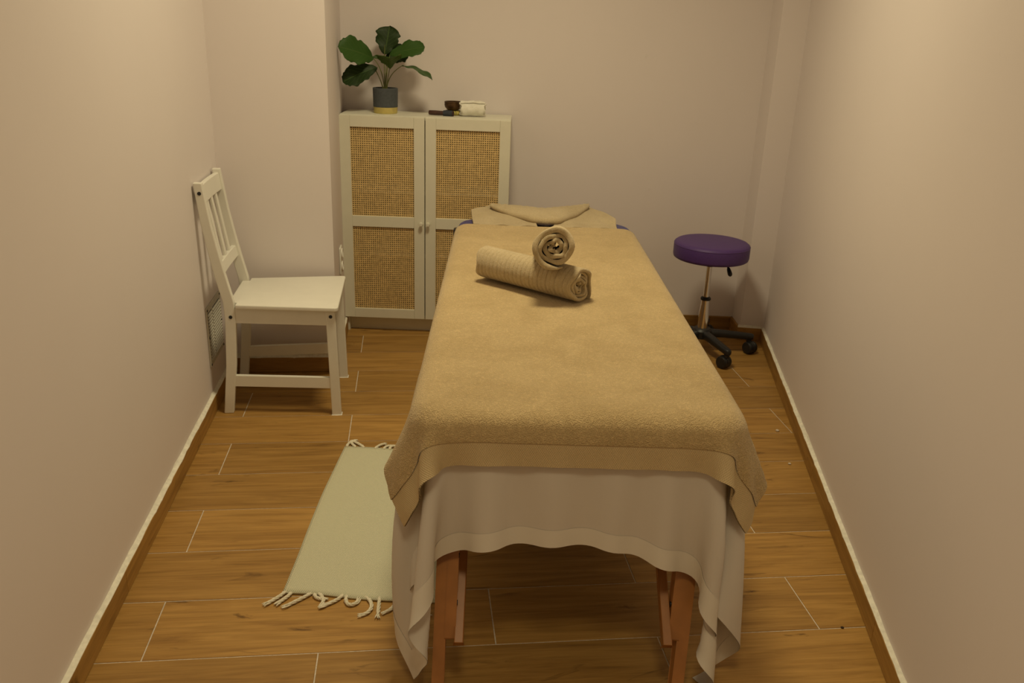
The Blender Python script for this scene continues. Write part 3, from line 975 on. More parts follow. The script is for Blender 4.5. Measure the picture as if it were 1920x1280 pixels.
B().tube([(0, 0, 0.268), (0, 0, SEAT_Z - 0.088)], 0.0140, 28).build('piston', M['chrome'], stool, smooth=40)
B().lathe([(0.0135, 0.264), (0.023, 0.264), (0.0245, 0.268), (0.0245, 0.274), (0.020, 0.279), (0.0145, 0.280)], 32).build('collar', M['black'], stool, smooth=40)
B().lathe([(0.0205, 0.265), (0.0205, 0.245), (0.024, 0.20), (0.0265, 0.10), (0.0, 0.10)], 36).build('column_sleeve', M['chrome'], stool, smooth=40)
B().lathe([(0.0, 0.070), (0.030, 0.070), (0.047, 0.076), (0.047, 0.112), (0.038, 0.122), (0.0, 0.122)], 36).build('hub', M['black'], stool, smooth=40)
lv = [(0.050, -0.03, SEAT_Z - 0.084), (0.064, -0.055, SEAT_Z - 0.090), (0.070, -0.075, SEAT_Z - 0.105), (0.076, -0.095, SEAT_Z - 0.128)]
lev = B().tube(lv, [0.004, 0.004, 0.005, 0.005], 10).build('lever', M['black'], stool, smooth=60)
pts = [Vector(lv[2]).lerp(Vector((0.079, -0.103, SEAT_Z - 0.138)), k / 8) for k in range(9)]
B().tube(pts, [0.005, 0.0075, 0.009, 0.0095, 0.0100, 0.0105, 0.0105, 0.0095, 0.005], 12).build('grip', M['black'], lev, smooth=60)
for k in range(5):
    a = R(1.0 + 72 * k)
    ca, sa = math.cos(a), math.sin(a)
    def P_(r, z, off=0.0): return (r * ca - off * sa, r * sa + off * ca, z)
    t = bmesh.new()
    rings = []
    for r, z, hw, hh in ((0.030, 0.096, 0.021, 0.021), (0.10, 0.094, 0.0195, 0.0185), (0.18, 0.088, 0.018, 0.017), (0.236, 0.084, 0.0175, 0.0155), (0.250, 0.083, 0.0140, 0.0145), (0.256, 0.082, 0.007, 0.012)):
        rings.append([t.verts.new(P_(r, z + hh * math.copysign(abs(math.sin(q)) ** 0.7, math.sin(q)), hw * math.copysign(abs(math.cos(q)) ** 0.7, math.cos(q)))) for q in [2 * math.pi * j / 16 for j in range(16)]])
    for ra, rb in zip(rings, rings[1:]):
        for j in range(16):
            t.faces.new((ra[j], ra[(j + 1) % 16], rb[(j + 1) % 16], rb[j]))
    t.faces.new(rings[0][::-1]); t.faces.new(rings[-1])
    bmesh.ops.recalc_face_normals(t, faces=t.faces[:])
    b = B(); b.join(t)
    arm = b.build('base_arm', M['black'], stool, smooth=50)
    # castor: forked hood with twin wheels
    sw = R([-60, -100, 40, 150, 200][k])
    cc = Vector(P_(0.236, 0))
    tr = Vector((math.cos(a + sw), math.sin(a + sw), 0)) * 0.012
    wx = Vector((-math.sin(a + sw), math.cos(a + sw), 0))
    B().tube([cc + Vector((0, 0, 0.056)), cc + Vector((0, 0, 0.076))], 0.0125, 16).build('castor_stem', M['black'], arm, smooth=40)
    hood = B()
    hood.lathe([(0, 0.0), (0.0, 0.0), (0.029, 0.0), (0.031, 0.004), (0.031, 0.010), (0.029, 0.014), (0, 0.014)], 28, tuple(cc + tr + Vector((0, 0, 0.032)) - wx * 0.007), Matrix.Rotation(math.atan2(wx.y, wx.x), 4, 'Z') @ Matrix.Rotation(R(90), 4, 'Y'))
    hood.build('castor_hood', M['black'], arm, smooth=40)
    for s_ in (-1, 1):
        B().lathe([(0, 0.0), (0.027, 0.0), (0.0300, 0.003), (0.0300, 0.013), (0.0270, 0.018), (0.010, 0.020), (0, 0.020)], 28, tuple(cc + tr + Vector((0, 0, 0.030)) + wx * (0.0065 * s_)), Matrix.Rotation(math.atan2(wx.y * s_, wx.x * s_), 4, 'Z') @ Matrix.Rotation(R(90), 4, 'Y')).build('wheel', M['black'], arm, smooth=40)

# ================================================================== RUG
RX0, RX1, RY0, RY1 = -0.600, -0.118, 1.950, 2.805
rug = thing('fringed_rug', (RX0, RY0, 0.0), 0.0, 'small cream cotton rug with knotted fringe lying beside the table', 'rug')
RW_, RL_ = RX1 - RX0, RY1 - RY0
nxr, nyr = 30, 40
vs, fs, uvs = [], [], []
for j in range(nyr + 1):
    for i in range(nxr + 1):
        u, v = i / nxr, j / nyr
        x = u * RW_ + 0.002 * math.sin(v * 7.0 + 0.6) * (1 - u) - 0.004 * math.sin(v * 3.1)
        y = v * RL_ - 0.022 * u * (1 - v) + 0.004 * math.sin(u * 9) * (1 - v) + 0.012 * v * (1 - u) - 0.010 * u * v
        z = 0.0068 + 0.0008 * math.sin(u * 13 + v * 5) + 0.0006 * math.sin(v * 23)
        vs.append((x, y, z)); uvs.append((u * RW_, v * RL_))
for j in range(nyr):
    for i in range(nxr):
        a = j * (nxr + 1) + i
        fs.append((a, a + 1, a + nxr + 2, a + nxr + 1))
rm = pyobj('rug_cloth', vs, fs, M['rug'], rug, smooth=True)
ul = rm.data.uv_layers.new(name='UVMap')
for lp in rm.data.loops: ul.data[lp.index].uv = uvs[lp.vertex_index]
so = rm.modifiers.new('thickness', 'SOLIDIFY'); so.thickness = 0.005; so.offset = -1
edge = [vs[j * (nxr + 1)] for j in range(nyr + 1)]
B().tube([(e[0] + 0.008, e[1], e[2] + 0.0003) for e in edge], 0.0007, 6).build('edge_seam', M['fringe'], rug)
def tassel(pts, seed):
    """twisted yarn bundle that ends in loose strands"""
    rng = random.Random(seed)
    P = [Vector((x - RX0, y - RY0, 0.0062)) for x, y in pts]
    b = B()
    n_ = 14
    cp = []
    for i in range(n_ + 1):
        t_ = i / n_
        if len(P) == 2: c = P[0].lerp(P[1], t_)
        elif len(P) == 3: c = (1 - t_) ** 2 * P[0] + 2 * t_ * (1 - t_) * P[1] + t_ * t_ * P[2]
        else: c = (1 - t_) ** 3 * P[0] + 3 * t_ * (1 - t_) ** 2 * P[1] + 3 * t_ * t_ * (1 - t_) * P[2] + t_ ** 3 * P[3]
        cp.append(c)
    for s_ in range(4):
        pp = []
        fan = rng.uniform(-1, 1)
        for i, c in enumerate(cp):
            t_ = i / n_
            tg = (cp[min(i + 1, n_)] - cp[max(i - 1, 0)]).normalized()
            nx_ = Vector((-tg.y, tg.x, 0))
            a = s_ * math.pi / 2 + t_ * 9
            rr = 0.0026 * (0.9 + 0.4 * math.sin(t_ * 3))
            lo = max(0, t_ - 0.7) / 0.3
            pp.append(c + nx_ * (rr * math.cos(a) + fan * 0.006 * lo ** 1.3) + Vector((0, 0, rr * 0.8 * math.sin(a) * (1 - 0.5 * lo) - 0.001)))
        b.tube(pp, [0.0024] * (n_ - 1) + [0.0020, 0.0008], 6)
    # knot
    kp = cp[2]
    b.lathe([(0, -0.004), (0.0045, -0.003), (0.0062, 0), (0.0045, 0.003), (0, 0.004)], 10, tuple(kp))
    # clear of the floor
    mz = min(v.co.z for v in b.bm.verts)
    for v in b.bm.verts: v.co.z += 0.0008 - mz if mz < 0.0008 else 0
    b.build('tassel', M['fringe'], rug, smooth=60)
near = [[(-0.592, 1.955), (-0.602, 1.930), (-0.636, 1.894)], [(-0.575, 1.952), (-0.581, 1.929), (-0.606, 1.898)],
        [(-0.521, 1.952), (-0.542, 1.927), (-0.584, 1.886)], [(-0.500, 1.952), (-0.470, 1.925), (-0.488, 1.898)],
        [(-0.512, 1.950), (-0.505, 1.925), (-0.470, 1.930)], [(-0.435, 1.950), (-0.440, 1.925), (-0.490, 1.894)],
        [(-0.424, 1.948), (-0.425, 1.895), (-0.385, 1.900), (-0.386, 1.945)], [(-0.372, 1.946), (-0.335, 1.915), (-0.345, 1.870), (-0.380, 1.868)],
        [(-0.334, 1.945), (-0.329, 1.907), (-0.326, 1.859)], [(-0.290, 1.945), (-0.278, 1.905), (-0.318, 1.877)],
        [(-0.250, 1.943), (-0.250, 1.91), (-0.262, 1.878)], [(-0.205, 1.942), (-0.21, 1.90), (-0.19, 1.875)],
        [(-0.160, 1.940), (-0.148, 1.955), (-0.128, 1.962)], [(-0.115, 1.938), (-0.12, 1.90), (-0.14, 1.872)],
        [(-0.070, 1.937), (-0.06, 1.90), (-0.075, 1.87)], [(-0.025, 1.936), (-0.02, 1.90), (-0.01, 1.872)]]
far = [[(-0.589, 2.810), (-0.596, 2.850), (-0.560, 2.868)], [(-0.556, 2.808), (-0.588, 2.850), (-0.580, 2.862)],
       [(-0.524, 2.806), (-0.565, 2.860), (-0.588, 2.858)], [(-0.486, 2.802), (-0.474, 2.845), (-0.448, 2.846)],
       [(-0.452, 2.800), (-0.455, 2.835), (-0.420, 2.832)], [(-0.430, 2.800), (-0.44, 2.84), (-0.40, 2.83)],
       [(-0.380, 2.798), (-0.37, 2.83), (-0.35, 2.86)], [(-0.330, 2.798), (-0.33, 2.83), (-0.32, 2.87)],
       [(-0.28, 2.797), (-0.275, 2.83), (-0.29, 2.86)], [(-0.23, 2.796), (-0.225, 2.83), (-0.21, 2.86)],
       [(-0.18, 2.796), (-0.18, 2.83), (-0.19, 2.86)], [(-0.13, 2.796), (-0.125, 2.83), (-0.12, 2.86)],
       [(-0.08, 2.796), (-0.08, 2.83), (-0.09, 2.86)], [(-0.03, 2.796), (-0.03, 2.83), (-0.02, 2.86)]]
for k, p in enumerate(near + far):
    if p[0][0] < RX1: tassel(p, 100 + k)

# ================================================================== MASSAGE TABLE
TX, TY, TA = 0.155, 1.672, R(1.1)
TLEN, THW, TTOP = 2.020, 0.362, 0.685
TBL = Matrix.Translation((TX, TY, 0)) @ Matrix.Rotation(TA, 4, 'Z')
table = thing('massage_table', (TX, TY, 0), TA, 'folding massage table with beech legs and navy padded top under the towels', 'massage table')
def rrect(hw, y0, y1, r_near, r_far, n_=8):
    out = []
    for (cx, cy, r_, a0) in ((hw - r_near, y0 + r_near, r_near, -90), (hw - r_far, y1 - r_far, r_far, 0), (-hw + r_far, y1 - r_far, r_far, 90), (-hw + r_near, y0 + r_near, r_near, 180)):
        for k in range(n_ + 1):
            a = R(a0 + 90 * k / n_)
            out.append((cx + r_ * math.cos(a), cy + r_ * math.sin(a)))
    return out
B().prism(rrect(THW, 0, TLEN, 0.05, 0.13), 0.625, TTOP, 0.016).build('padded_top', M['navy'], table, smooth=50)
B().box(-0.300, -0.280, 0.05, TLEN - 0.10, 0.545, 0.625, 0.002).build('frame_rail', M['beech'], table)
B().box(0.280, 0.300, 0.05, TLEN - 0.10, 0.545, 0.625, 0.002).build('frame_rail', M['beech'], table)
B().box(-0.280, 0.280, 0.05, 0.07, 0.545, 0.625, 0.002).build('frame_rail', M['beech'], table)
B().box(-0.280, 0.280, TLEN - 0.12, TLEN - 0.10, 0.545, 0.625, 0.002).build('frame_rail', M['beech'], table)
def loc(P): return tuple(TBL.inverted() @ Vector(P))
def leg_set(flip):
    """one leg: upper board, sliding lower leg, brace; flip mirrors the near end to the far end"""
    def F(p):
        p = Vector(p)
        if flip: p.y = TLEN - p.y
        return p
    for sx in (-1, 1):
        if sx < 0:
            foot, head = loc((-0.141, 1.553, 0.0)), loc((-0.142, 1.850, 0.600))
            br0, br1 = loc((-0.096, 1.600, 0.148)), loc((-0.105, 2.190, 0.598))
            inn = Vector((0.024, 0, 0))
        else:
            foot, head = loc((0.404, 1.580, 0.0)), loc((0.472, 1.870, 0.600))
            br0, br1 = loc((0.383, 1.618, 0.148)), loc((0.372, 2.200, 0.598))
            inn = Vector((-0.022, 0, 0))
        foot, head, br0, br1 = F(foot), F(head), F(br0), F(br1)
        ax = (head - foot)
        lo = B().bar(foot, foot + ax * 0.62, 0.024, 0.034, (0, 1, 0), 0.002).build('lower_leg', M['beech'], table)
        B().tube([foot + Vector((0, 0, 0.0005)), foot + Vector((0, 0, 0.012))], 0.019, 16).build('foot_pad', M['black'], lo, smooth=40)
        up = B().bar(foot + ax * 0.245 + inn, head + inn, 0.0215, 0.036, (0, 1, 0), 0.002).build('upper_leg', M['beech'], table)
        for f_ in (0.36, 0.52):
            c = foot + ax * f_ + inn
            B().tube([c - inn * 0.95, c + inn * 0.58], 0.006, 12).build('bolt', M['dark'], up, smooth=40)
        B().bar(br0, br1, 0.021, 0.020, (0, 0, 1), 0.002).build('brace', M['beech'], table)
leg_set(False)
leg_set(True)
# black corner buffer by the head end, left
B().box(-THW - 0.016, -THW + 0.015, 1.785, 1.830, 0.640, 0.682, 0.006).build('corner_buffer', M['black'], table, smooth=40)
# face cradle: navy horseshoe beyond the head end, on two rods
t = bmesh.new()
ring = []
for k in range(41):
    a = R(-55 - 250 * 0 + (290 * k / 40)) if False else R(-60 + 300 * k / 40)
    rx_, ry_ = 0.100, 0.098
    cx_, cy_ = rx_ * math.sin(a - R(90) + R(90)) , ry_ * math.cos(a)
    ring.append(Vector((0.0 + rx_ * math.cos(R(240) - R(300) * k / 40), 2.035 + ry_ * math.sin(R(240) - R(300) * k / 40), 0.652)))
t.free()
B().tube(ring, [0.026] + [0.034] * 39 + [0.026], 14).build('face_cradle', M['navy'], table, smooth=60)
for sx in (-0.07, 0.07):
    B().tube([(sx, TLEN - 0.12, 0.618), (sx, TLEN + 0.02, 0.630)], 0.007, 10).build('cradle_rod', M['chrome'], table, smooth=60)

# ------------------------------------------------------------------ cloth: position-based drape over the table top
def sd_table(P, off):
    """distance to the padded top (rounded slab) and outward normal"""
    def f(p):
        x, y, z = p[:, 0], p[:, 1] - TLEN / 2, p[:, 2]
        rc = np.where(y > 0, 0.13, 0.05)
        qx, qy = np.abs(x) - (THW - rc), np.abs(y) - (TLEN / 2 - rc)
        d2 = np.minimum(np.maximum(qx, qy), 0) + np.hypot(np.maximum(qx, 0), np.maximum(qy, 0)) - rc
        hz = 0.04
        dz = np.abs(z - (TTOP - hz)) - hz
        re = 0.020
        a, b = d2 + re, dz + re
        return np.minimum(np.maximum(a, b), 0) + np.hypot(np.maximum(a, 0), np.maximum(b, 0)) - re
    d = f(P) - off
    idx = np.nonzero(d < 0.0)[0]
    if len(idx) == 0: return idx, None, None
    Q = P[idx]
    e = 1e-4
    g = np.stack([f(Q + np.array(v) * e) - f(Q - np.array(v) * e) for v in ((1, 0, 0), (0, 1, 0), (0, 0, 1))], 1)
    g /= np.linalg.norm(g, axis=1, keepdims=True) + 1e-12
    return idx, d[idx], g

def drape(rest, start, pin, off, steps, iters, bend=0.2, obstacles=None, kick=None, floor=0.004, press=None, damp=0.985):
    """rest, start: (ny,nx,3) grids; returns settled positions"""
    ny, nx = rest.shape[:2]
    X = start.reshape(-1, 3).copy()
    V = np.zeros_like(X)
    w = (~pin.reshape(-1)).astype(float)
    Rr = rest.reshape(-1, 3)
    ids = np.arange(ny * nx).reshape(ny, nx)
    groups = []
    def add(a, b, k):
        a, b = a.ravel(), b.ravel()
        L0 = np.linalg.norm(Rr[a] - Rr[b], axis=1)
        ws = w[a] + w[b]
        ok = ws > 0
        a, b, L0, ws = a[ok], b[ok], L0[ok], ws[ok]
        groups.append((a, b, L0, (w[a] / ws)[:, None] * k, (w[b] / ws)[:, None] * k))
    for s0 in (0, 1):
        add(ids[:, s0:-1:2], ids[:, s0 + 1::2], 1.0)
        add(ids[s0:-1:2, :], ids[s0 + 1::2, :], 1.0)
    for s0 in (0, 1):
        add(ids[s0:-1:2, :-1], ids[s0 + 1::2, 1:], 0.35)
        add(ids[s0:-1:2, 1:], ids[s0 + 1::2, :-1], 0.35)
    for st in range(4):
        if bend > 0:
            a, b = ids[:, st:-2:4], ids[:, st + 2::4]
            m = min(a.shape[1], b.shape[1]); add(a[:, :m], b[:, :m], bend)
            a, b = ids[st:-2:4, :], ids[st + 2::4, :]
            m = min(a.shape[0], b.shape[0]); add(a[:m], b[:m], bend)
    dt = 1 / 60
    g = np.array([0, 0, -9.8])
    for it in range(steps):
        V += g * dt * w[:, None]
        if kick is not None and it < 40: V += kick(X, it) * dt * w[:, None]
        V *= damp if it < steps * 0.7 else 0.93
        sp = np.linalg.norm(V, axis=1, keepdims=True)
        V *= np.minimum(1, 2.0 / np.maximum(sp, 1e-9))
        P = X + V * dt
        for q in range(iters):
            for a, b, L0, ka, kb in groups:
                d = P[a] - P[b]
                L = np.sqrt((d * d).sum(1)) + 1e-12
                c = ((L - L0) / L)[:, None] * d
                P[a] -= ka * c
                P[b] += kb * c
            if q % 3 == 2 or q == iters - 1:
                idx, dd, nn = sd_table(P, off)
                if len(idx):
                    P[idx] -= dd[:, None] * nn * w[idx][:, None]
                    # friction on what touches the top
                    P[idx] = P[idx] + (X[idx] - P[idx]) * 0.35 * (1 - np.abs((P[idx] - X[idx]) * nn).sum(1, keepdims=True) * 0)  * (nn[:, 2:3] > 0.7) * w[idx][:, None]
                P[:, 2] = np.maximum(P[:, 2], floor)
                if press is not None: press(P, w)
        if obstacles is not None and it % 3 == 0: obstacles(P, w)
        V = (P - X) / dt
        X = P
    return X.reshape(ny, nx, 3)

# ---- white sheet
LEGS = [(-0.300, -0.113, -0.287, 0.184), (0.245, -0.097, 0.310, 0.192)]
DX = 0.0200
SIDE_DROP = 0.350
sx = np.linspace(-(THW + SIDE_DROP), THW + SIDE_DROP, int(round(2 * (THW + SIDE_DROP) / DX)) + 1)
ny_f = 14
sy = np.concatenate([np.linspace(-1, 0, ny_f)[:-1], np.linspace(0, 1.822, 76)])
gx, gy = np.meshgrid(sx, sy)
drop_f = 0.288 + np.where(gx > 0, 0.115 * np.clip((gx - 0.05) / 0.42, 0, 1) ** 1.1, 0.085 * np.clip((-gx - 0.20) / 0.35, 0, 1) ** 1.2) + np.where(gx > 0, 0.045, 0.0) * np.clip((np.abs(gx) - 0.3) / 0.4, 0, 1)
gyr = np.where(gy < 0, gy * drop_f, gy)
amt = np.clip(-gyr / 0.3, 0, 1)
rest = np.stack([gx * (1 + 0.075 * amt), gyr, np.zeros_like(gx)], 2)
start = np.stack([gx, gyr, np.full_like(gx, TTOP + 0.004)], 2)
pin = (np.abs(gx) < THW - 0.03) & (gyr > 0.03)
def kick_sheet(X, it):
    k = np.zeros_like(X)
    fr = X[:, 1] < -0.005
    k[:, 1] = np.where(fr, 3.0 * np.sin(X[:, 0] * 33 + 0.4) - 1.0, 0)
    return k
def press_sheet(P, w):
    # the towel lying on top keeps the upper edge of the sheet close to the pad
    m = (P[:, 2] > TTOP - 0.135)
    lim = 0.008
    inside = (P[:, 2] < TTOP - 0.02) & (np.abs(P[:, 0]) < THW - 0.06) & (P[:, 1] < 0.15) & (w > 0)
    P[inside, 1] = np.minimum(P[inside, 1], 0.006)
    # the splayed near legs hold the cloth off
    for lx, ly0, lx1, ly1 in LEGS:
        t_ = np.clip(P[:, 2] / 0.6, 0, 1)
        cx, cy = lx + (lx1 - lx) * t_, ly0 + (ly1 - ly0) * t_
        hit = (P[:, 2] < 0.55) & (np.abs(P[:, 0] - cx) < 0.034) & (P[:, 1] > cy - 0.026) & (P[:, 1] < cy + 0.06) & (w > 0)
        P[hit, 1] = cy[hit] - 0.026
    sl = m & (P[:, 1] < -lim) & (np.abs(P[:, 0]) < THW - 0.06)
    P[sl, 1] = np.maximum(P[sl, 1], -lim - 0.06 * (TTOP - P[sl, 2]))
    sr = m & (np.abs(P[:, 0]) > THW + lim) & (P[:, 1] > 0.06)
    P[sr, 0] = np.sign(P[sr, 0]) * np.minimum(np.abs(P[sr, 0]), THW + lim + 0.06 * (TTOP - P[sr, 2]))
sheet = drape(rest, start, pin, 0.003, 240, 14, 0.40, None, kick_sheet, 0.006, press_sheet)

def up2(A, axis):
    """cubic midpoint refinement along one axis"""
    A = np.moveaxis(A, axis, 0)
    P = np.concatenate([2 * A[:1] - A[1:2], A, 2 * A[-1:] - A[-2:-1]], 0)
    mid = (-P[:-3] + 9 * P[1:-2] + 9 * P[2:-1] - P[3:]) / 16
    out = np.empty((2 * A.shape[0] - 1,) + A.shape[1:])
    out[::2] = A
    out[1::2] = mid
    return np.moveaxis(out, 0, axis)
def relax(A, k=0.25):
    """light smoothing of the settled cloth that keeps its edges"""
    B_ = A.copy()
    B_[1:-1] += k * (0.5 * (A[2:] + A[:-2]) - A[1:-1])
    C_ = B_.copy()
    C_[:, 1:-1] += k * (0.5 * (B_[:, 2:] + B_[:, :-2]) - B_[:, 1:-1])
    return C_
def fine(G, UV, sel):
    G2 = up2(up2(relax(G, 0.4), 0), 1)
    U2 = up2(up2(UV, 0), 1)
    S2 = np.repeat(np.repeat(sel, 2, 0), 2, 1)
    du = np.gradient(G2, axis=1)
    dv = np.gradient(G2, axis=0)
    n = np.cross(du, dv)
    n /= np.linalg.norm(n, axis=2, keepdims=True) + 1e-12
    return G2, U2, S2, n
def slab(name, G, UV, n, sel, t0, t1, mat, parent=None):
    """solid cloth between offsets t0 and t1 along the normals, for the chosen cells"""
    ny, nx = G.shape[:2]
    ids = np.arange(ny * nx).reshape(ny, nx)
    a, b, c, d = ids[:-1, :-1][sel], ids[:-1, 1:][sel], ids[1:, 1:][sel], ids[1:, :-1][sel]
    quads = np.stack([a, b, c, d], 1)
    used = np.unique(quads)
    mp_ = np.full(ny * nx, -1); mp_[used] = np.arange(len(used))
    q = mp_[quads]
    m = len(used)
    g, nn, uv = G.reshape(-1, 3)[used], n.reshape(-1, 3)[used], UV.reshape(-1, 2)[used]
    vs = np.concatenate([g + nn * t1, g + nn * t0], 0)
    edges = {}
    for f in q:
        for k in range(4):
            e = (int(f[k]), int(f[(k + 1) % 4]))
            edges[e] = 1
    rim = [(e[1], e[0], e[0] + m, e[1] + m) for e in edges if (e[1], e[0]) not in edges]
    fs = [tuple(map(int, f)) for f in q] + [tuple(int(x) + m for x in f[::-1]) for f in q] + rim
    o = pyobj(name, vs, fs, mat, parent, smooth=True)
    ul = o.data.uv_layers.new(name='UVMap')
    uu = np.concatenate([uv, uv], 0)
    li = np.zeros(len(o.data.loops), np.int32)
    o.data.loops.foreach_get('vertex_index', li)
    ul.data.foreach_set('uv', uu[li].astype(np.float32).ravel())
    o.data.normals_split_custom_set_from_vertices([tuple(map(float, v)) for v in np.concatenate([nn, -nn], 0)])
    return o
UV = np.stack([gx, gyr], 2)
nyg, nxg = gx.shape
hem_sel = np.zeros((nyg - 1, nxg - 1), bool)
hem_sel[:2, :] = True
hem_sel[:, :2] = True
hem_sel[:, -2:] = True
G2, U2, S2, n2 = fine(sheet, UV, hem_sel)
so_ = slab('cover_sheet', G2, U2, n2, np.ones_like(S2), 0.0, 0.0009, M['sheet'])
so_.location = (TX, TY, 0); so_.rotation_euler = (0, 0, TA)
tag(so_, 'thin white cotton sheet hanging from the massage table under the beige towel', 'sheet')
ho = slab('hem', G2, U2, n2, S2, 0.0010, 0.0018, M['hem'], so_)

# ---- big beige towel
TS = 0.150
TO = 0.0065
tx = np.linspace(-(THW + TS), THW + TS, 56)
ty = np.concatenate([np.linspace(-0.096, 0, 8)[:-1], np.linspace(0, 1.802, 84)])
hx, hy = np.meshgrid(tx, ty)
hyr = hy + np.where(hy < 0, hy * 0.20 * np.clip((np.abs(hx) - 0.22) / 0.3, 0, 1), 0)
rest = np.stack([hx * (1 + 0.02 * np.clip(-hyr / 0.10, 0, 1)), hyr, np.zeros_like(hx)], 2)
start = np.stack([hx, hyr, np.full_like(hx, TTOP + TO + 0.004)], 2)
pin = (np.abs(hx) < THW - 0.03) & (hyr > 0.03)
SH = sheet.reshape(-1, 3)
SHm = SH[(SH[:, 1] < 0.35) & (SH[:, 2] < TTOP - 0.005) & (SH[:, 2] > 0.36)]
def obst(P, w):
    m = np.nonzero((P[:, 1] < 0.30) & (P[:, 2] < TTOP - 0.002))[0]
    if len(m) == 0: return
    Q = P[m]
    D = ((Q[:, None, :] - SHm[None]) ** 2).sum(2)
    k = D.argmin(1)
    S = SHm[k]
    # outward direction from the pad's edge
    cx = np.clip(S[:, 0], -THW + 0.12, THW - 0.12)
    cy = np.maximum(S[:, 1], 0.12)
    out = np.stack([S[:, 0] - cx, S[:, 1] - cy], 1)
    out /= np.linalg.norm(out, axis=1, keepdims=True) + 1e-9
    gap = ((Q[:, :2] - S[:, :2]) * out).sum(1)
    need = 0.009
    mv = np.maximum(0, need - gap)
    near_ = np.sqrt(D[np.arange(len(m)), k]) < 0.05
    P[m, 0] += out[:, 0] * mv * near_
    P[m, 1] += out[:, 1] * mv * near_
def kick_towel(X, it):
    k = np.zeros_like(X)
    k[:, 1] = np.where(X[:, 1] < -0.005, 1.0 * np.sin(X[:, 0] * 21 + 2.0), 0)
    return k
towel = drape(rest, start, pin, TO, 200, 10, 0.18, obst, kick_towel, 0.05)
# slight softness of the top surface
tw = towel
for y0_, am in ((0.45, 0.0016), (0.88, 0.0014), (1.33, 0.0012)):
    tw[:, :, 2] += np.where(tw[:, :, 2] > TTOP, am * np.exp(-((tw[:, :, 1] - y0_) / 0.014) ** 2), 0)
top_m = tw[:, :, 2] > TTOP
tw[:, :, 2] += np.where(top_m, 0.0016 * np.sin(tw[:, :, 0] * 11 + 3 * np.sin(tw[:, :, 1] * 4)) * np.sin(tw[:, :, 1] * 9 + 1.3), 0)
band = np.zeros((len(ty) - 1, len(tx) - 1), bool)
band[:4, :] = True
UVt = np.stack([hx, hyr], 2)
G2, U2, S2, n2 = fine(tw, UVt, band)
to = slab('bath_towel', G2, U2, n2, ~S2, 0.0, 0.0075, M['towel'])
to.location = (TX, TY, 0); to.rotation_euler = (0, 0, TA)
tag(to, 'large beige bath towel spread over the whole massage table', 'towel')
tb = slab('woven_band', G2, U2, n2, S2, 0.0005, 0.0050, M['band'], to)
tb['label'] = 'flat woven border band'

# ---- towel folded around the face cradle
CR = B()
def grid_sheet(rows, thick):
    """rows of 3-D points -> slab"""
    ny_, nx_ = len(rows), len(rows[0])
    t = bmesh.new()
    vv = [[t.verts.new(p) for p in r] for r in rows]
    for j in range(ny_ - 1):
        for i in range(nx_ - 1):
            t.faces.new((vv[j][i], vv[j][i + 1], vv[j + 1][i + 1], vv[j + 1][i]))
    bmesh.ops.recalc_face_normals(t, faces=t.faces[:])
    up_ = sum((f.normal for f in t.faces), Vector())
    if up_.z < 0: bmesh.ops.reverse_faces(t, faces=t.faces[:])
    r = bmesh.ops.solidify(t, geom=t.faces[:], thickness=-thick)
    return t
def interp(pts, n_):
    pts = [Vector(p) for p in pts]
    d = [0]
    for a, b in zip(pts, pts[1:]): d.append(d[-1] + (b - a).length)
    out = []
    for k in range(n_):
        s_ = d[-1] * k / (n_ - 1)
        j = max(i for i in range(len(d) - 1) if d[i] <= s_ + 1e-9)
        f = (s_ - d[j]) / max(1e-9, d[j + 1] - d[j])
        out.append(pts[j].lerp(pts[j + 1], f))
    return out
ZB = 0.695
def lobe(front, back, seed):
    nA = 18
    fr, bk = interp(front, nA), interp(back, nA)
    rng = random.Random(seed)
    rows = []
    for j in range(13):
        t_ = j / 12
        row = []
        for i in range(nA):
            p = fr[i].lerp(bk[i], t_)
            # over the end of the pad, down to the cradle and up on its ring
            p.z = ZB + 0.003 * math.sin(i * 0.9 + j * 0.5 + seed) + 0.010 * t_ * t_ + (0.004 if t_ > 0.5 else 0)
            row.append(p)
        rows.append(row)
    CR.join(grid_sheet(rows, 0.007))
lobe([(-0.176, 3.470, 0), (-0.10, 3.472, 0), (0.02, 3.474, 0), (0.087, 3.476, 0)], [(-0.198, 3.690, 0), (-0.118, 3.830, 0), (0.00, 3.73, 0), (0.080, 3.600, 0)], 1)
lobe([(0.150, 3.478, 0), (0.22, 3.480, 0), (0.33, 3.482, 0), (0.416, 3.484, 0)], [(0.170, 3.610, 0), (0.25, 3.75, 0), (0.325, 3.87, 0), (0.422, 3.640, 0)], 2)
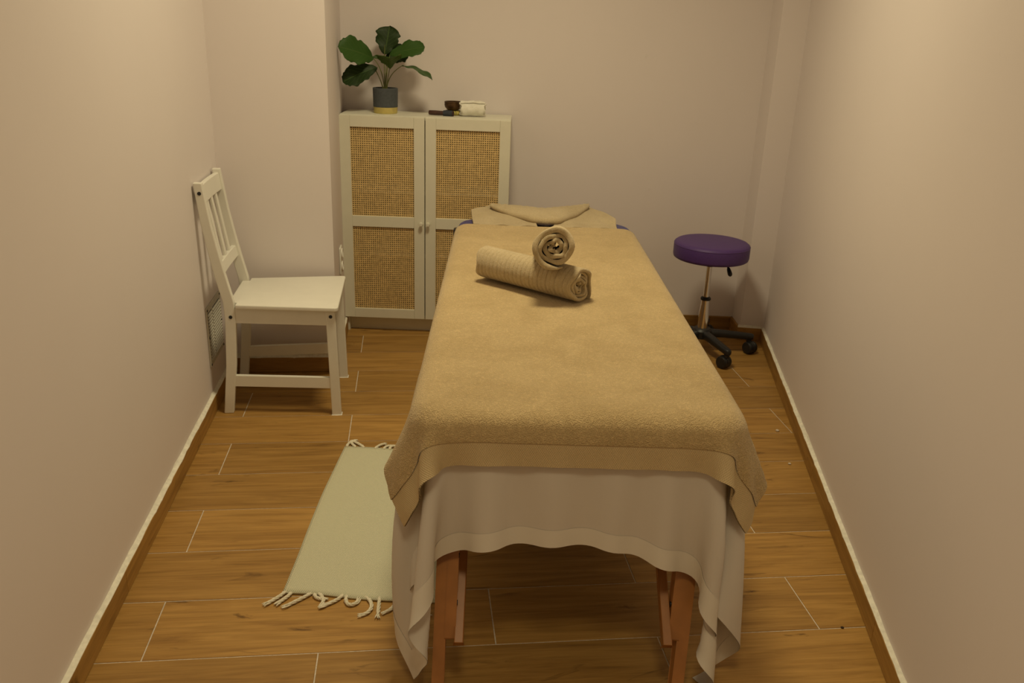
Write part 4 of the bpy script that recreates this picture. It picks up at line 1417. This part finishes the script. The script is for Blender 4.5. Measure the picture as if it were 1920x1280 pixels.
# the flap folded forward over the ring, its rolled lower edge sagging into a shallow U
topc = interp([(-0.118, 3.765, 0.728), (-0.02, 3.742, 0.724), (0.118, 3.715, 0.716), (0.237, 3.765, 0.725), (0.321, 3.828, 0.731)], 36)
botc = interp([(-0.116, 3.745, 0.728), (-0.020, 3.640, 0.716), (0.015, 3.605, 0.716), (0.081, 3.545, 0.714), (0.125, 3.535, 0.713), (0.175, 3.550, 0.714), (0.256, 3.680, 0.717), (0.319, 3.806, 0.730)], 36)
rows = []
NR = 22
for j in range(NR):
    t_ = j / (NR - 1)
    row = []
    for i in range(36):
        u = i / 35
        a, b = topc[i], botc[i]
        th_ = 0.026 * math.sin(math.pi * u) ** 0.5 + 0.004
        if t_ < 0.72:                                       # upper skin from ridge to rolled edge
            f = t_ / 0.72
            p = a.lerp(b, f)
            p.z += 0.012 * math.sin(math.pi * min(1, f)) * math.sin(math.pi * u) + 0.0013 * math.sin(i * 1.57 * 1.0 + 0.0) * math.sin(f * 26)
            p.z += 0.0016 * math.sin(u * 95)
        else:                                               # rolled under
            f = (t_ - 0.72) / 0.28
            ang = f * math.pi
            p = b.copy()
            dirv = (b - a); dirv.z = 0
            dirv = dirv.normalized() if dirv.length > 1e-5 else Vector((0, -1, 0))
            p += dirv * (th_ * 0.5 * math.sin(ang))
            p.z -= th_ * 0.5 * (1 - math.cos(ang))
            p -= dirv * (0.03 * max(0, f - 0.5))
        row.append(p)
    rows.append([p + Vector((0, 0, 0.010 * math.sin(math.pi * k_ / 35))) for k_, p in enumerate(row)])
CR.join(grid_sheet(rows, 0.004))
# back of the flap hanging down behind the ring
rows = [[p.copy() for p in topc], [p + Vector((0, 0.035, -0.008)) for p in topc], [p + Vector((0, 0.06, -0.035)) for p in topc], [p + Vector((0, 0.065, -0.09)) for p in topc]]
CR.join(grid_sheet(rows, 0.005))
ct = CR.build('head_towel', M['towel_roll'], None, smooth=70)
tag(ct, 'sand-coloured ribbed towel folded around the face rest at the table head', 'towel')

# ---- two rolled towels on the table
r1 = towel_roll('rolled_hand_towel', (-0.100, 2.684, 0.7575), (0.199, 2.450, 0.7575), 0.0560, 4.6, 0.0085, 5, M['towel_roll'], 0.0030, 24, end_a=-1.05, flare=0.030, core=0.10, turn_dir=-1, steps=150, noise_amp=0.045, outer=1.25)
tag(r1, 'ribbed beige rolled towel lying crosswise on the massage table, lower of two', 'towel', 'rolled towels on the massage table')
r2_ = towel_roll('rolled_hand_towel', (0.128, 2.690, 0.822), (0.114, 2.430, 0.876), 0.0670, 3.6, 0.0142, 14, M['towel_roll'], 0.0020, 18, end_a=-1.15, flare=0.004, core=0.08, steps=90, noise_amp=0.10, outer=1.2)
tag(r2_, 'beige rolled towel propped on top of the other roll, end facing out', 'towel', 'rolled towels on the massage table')
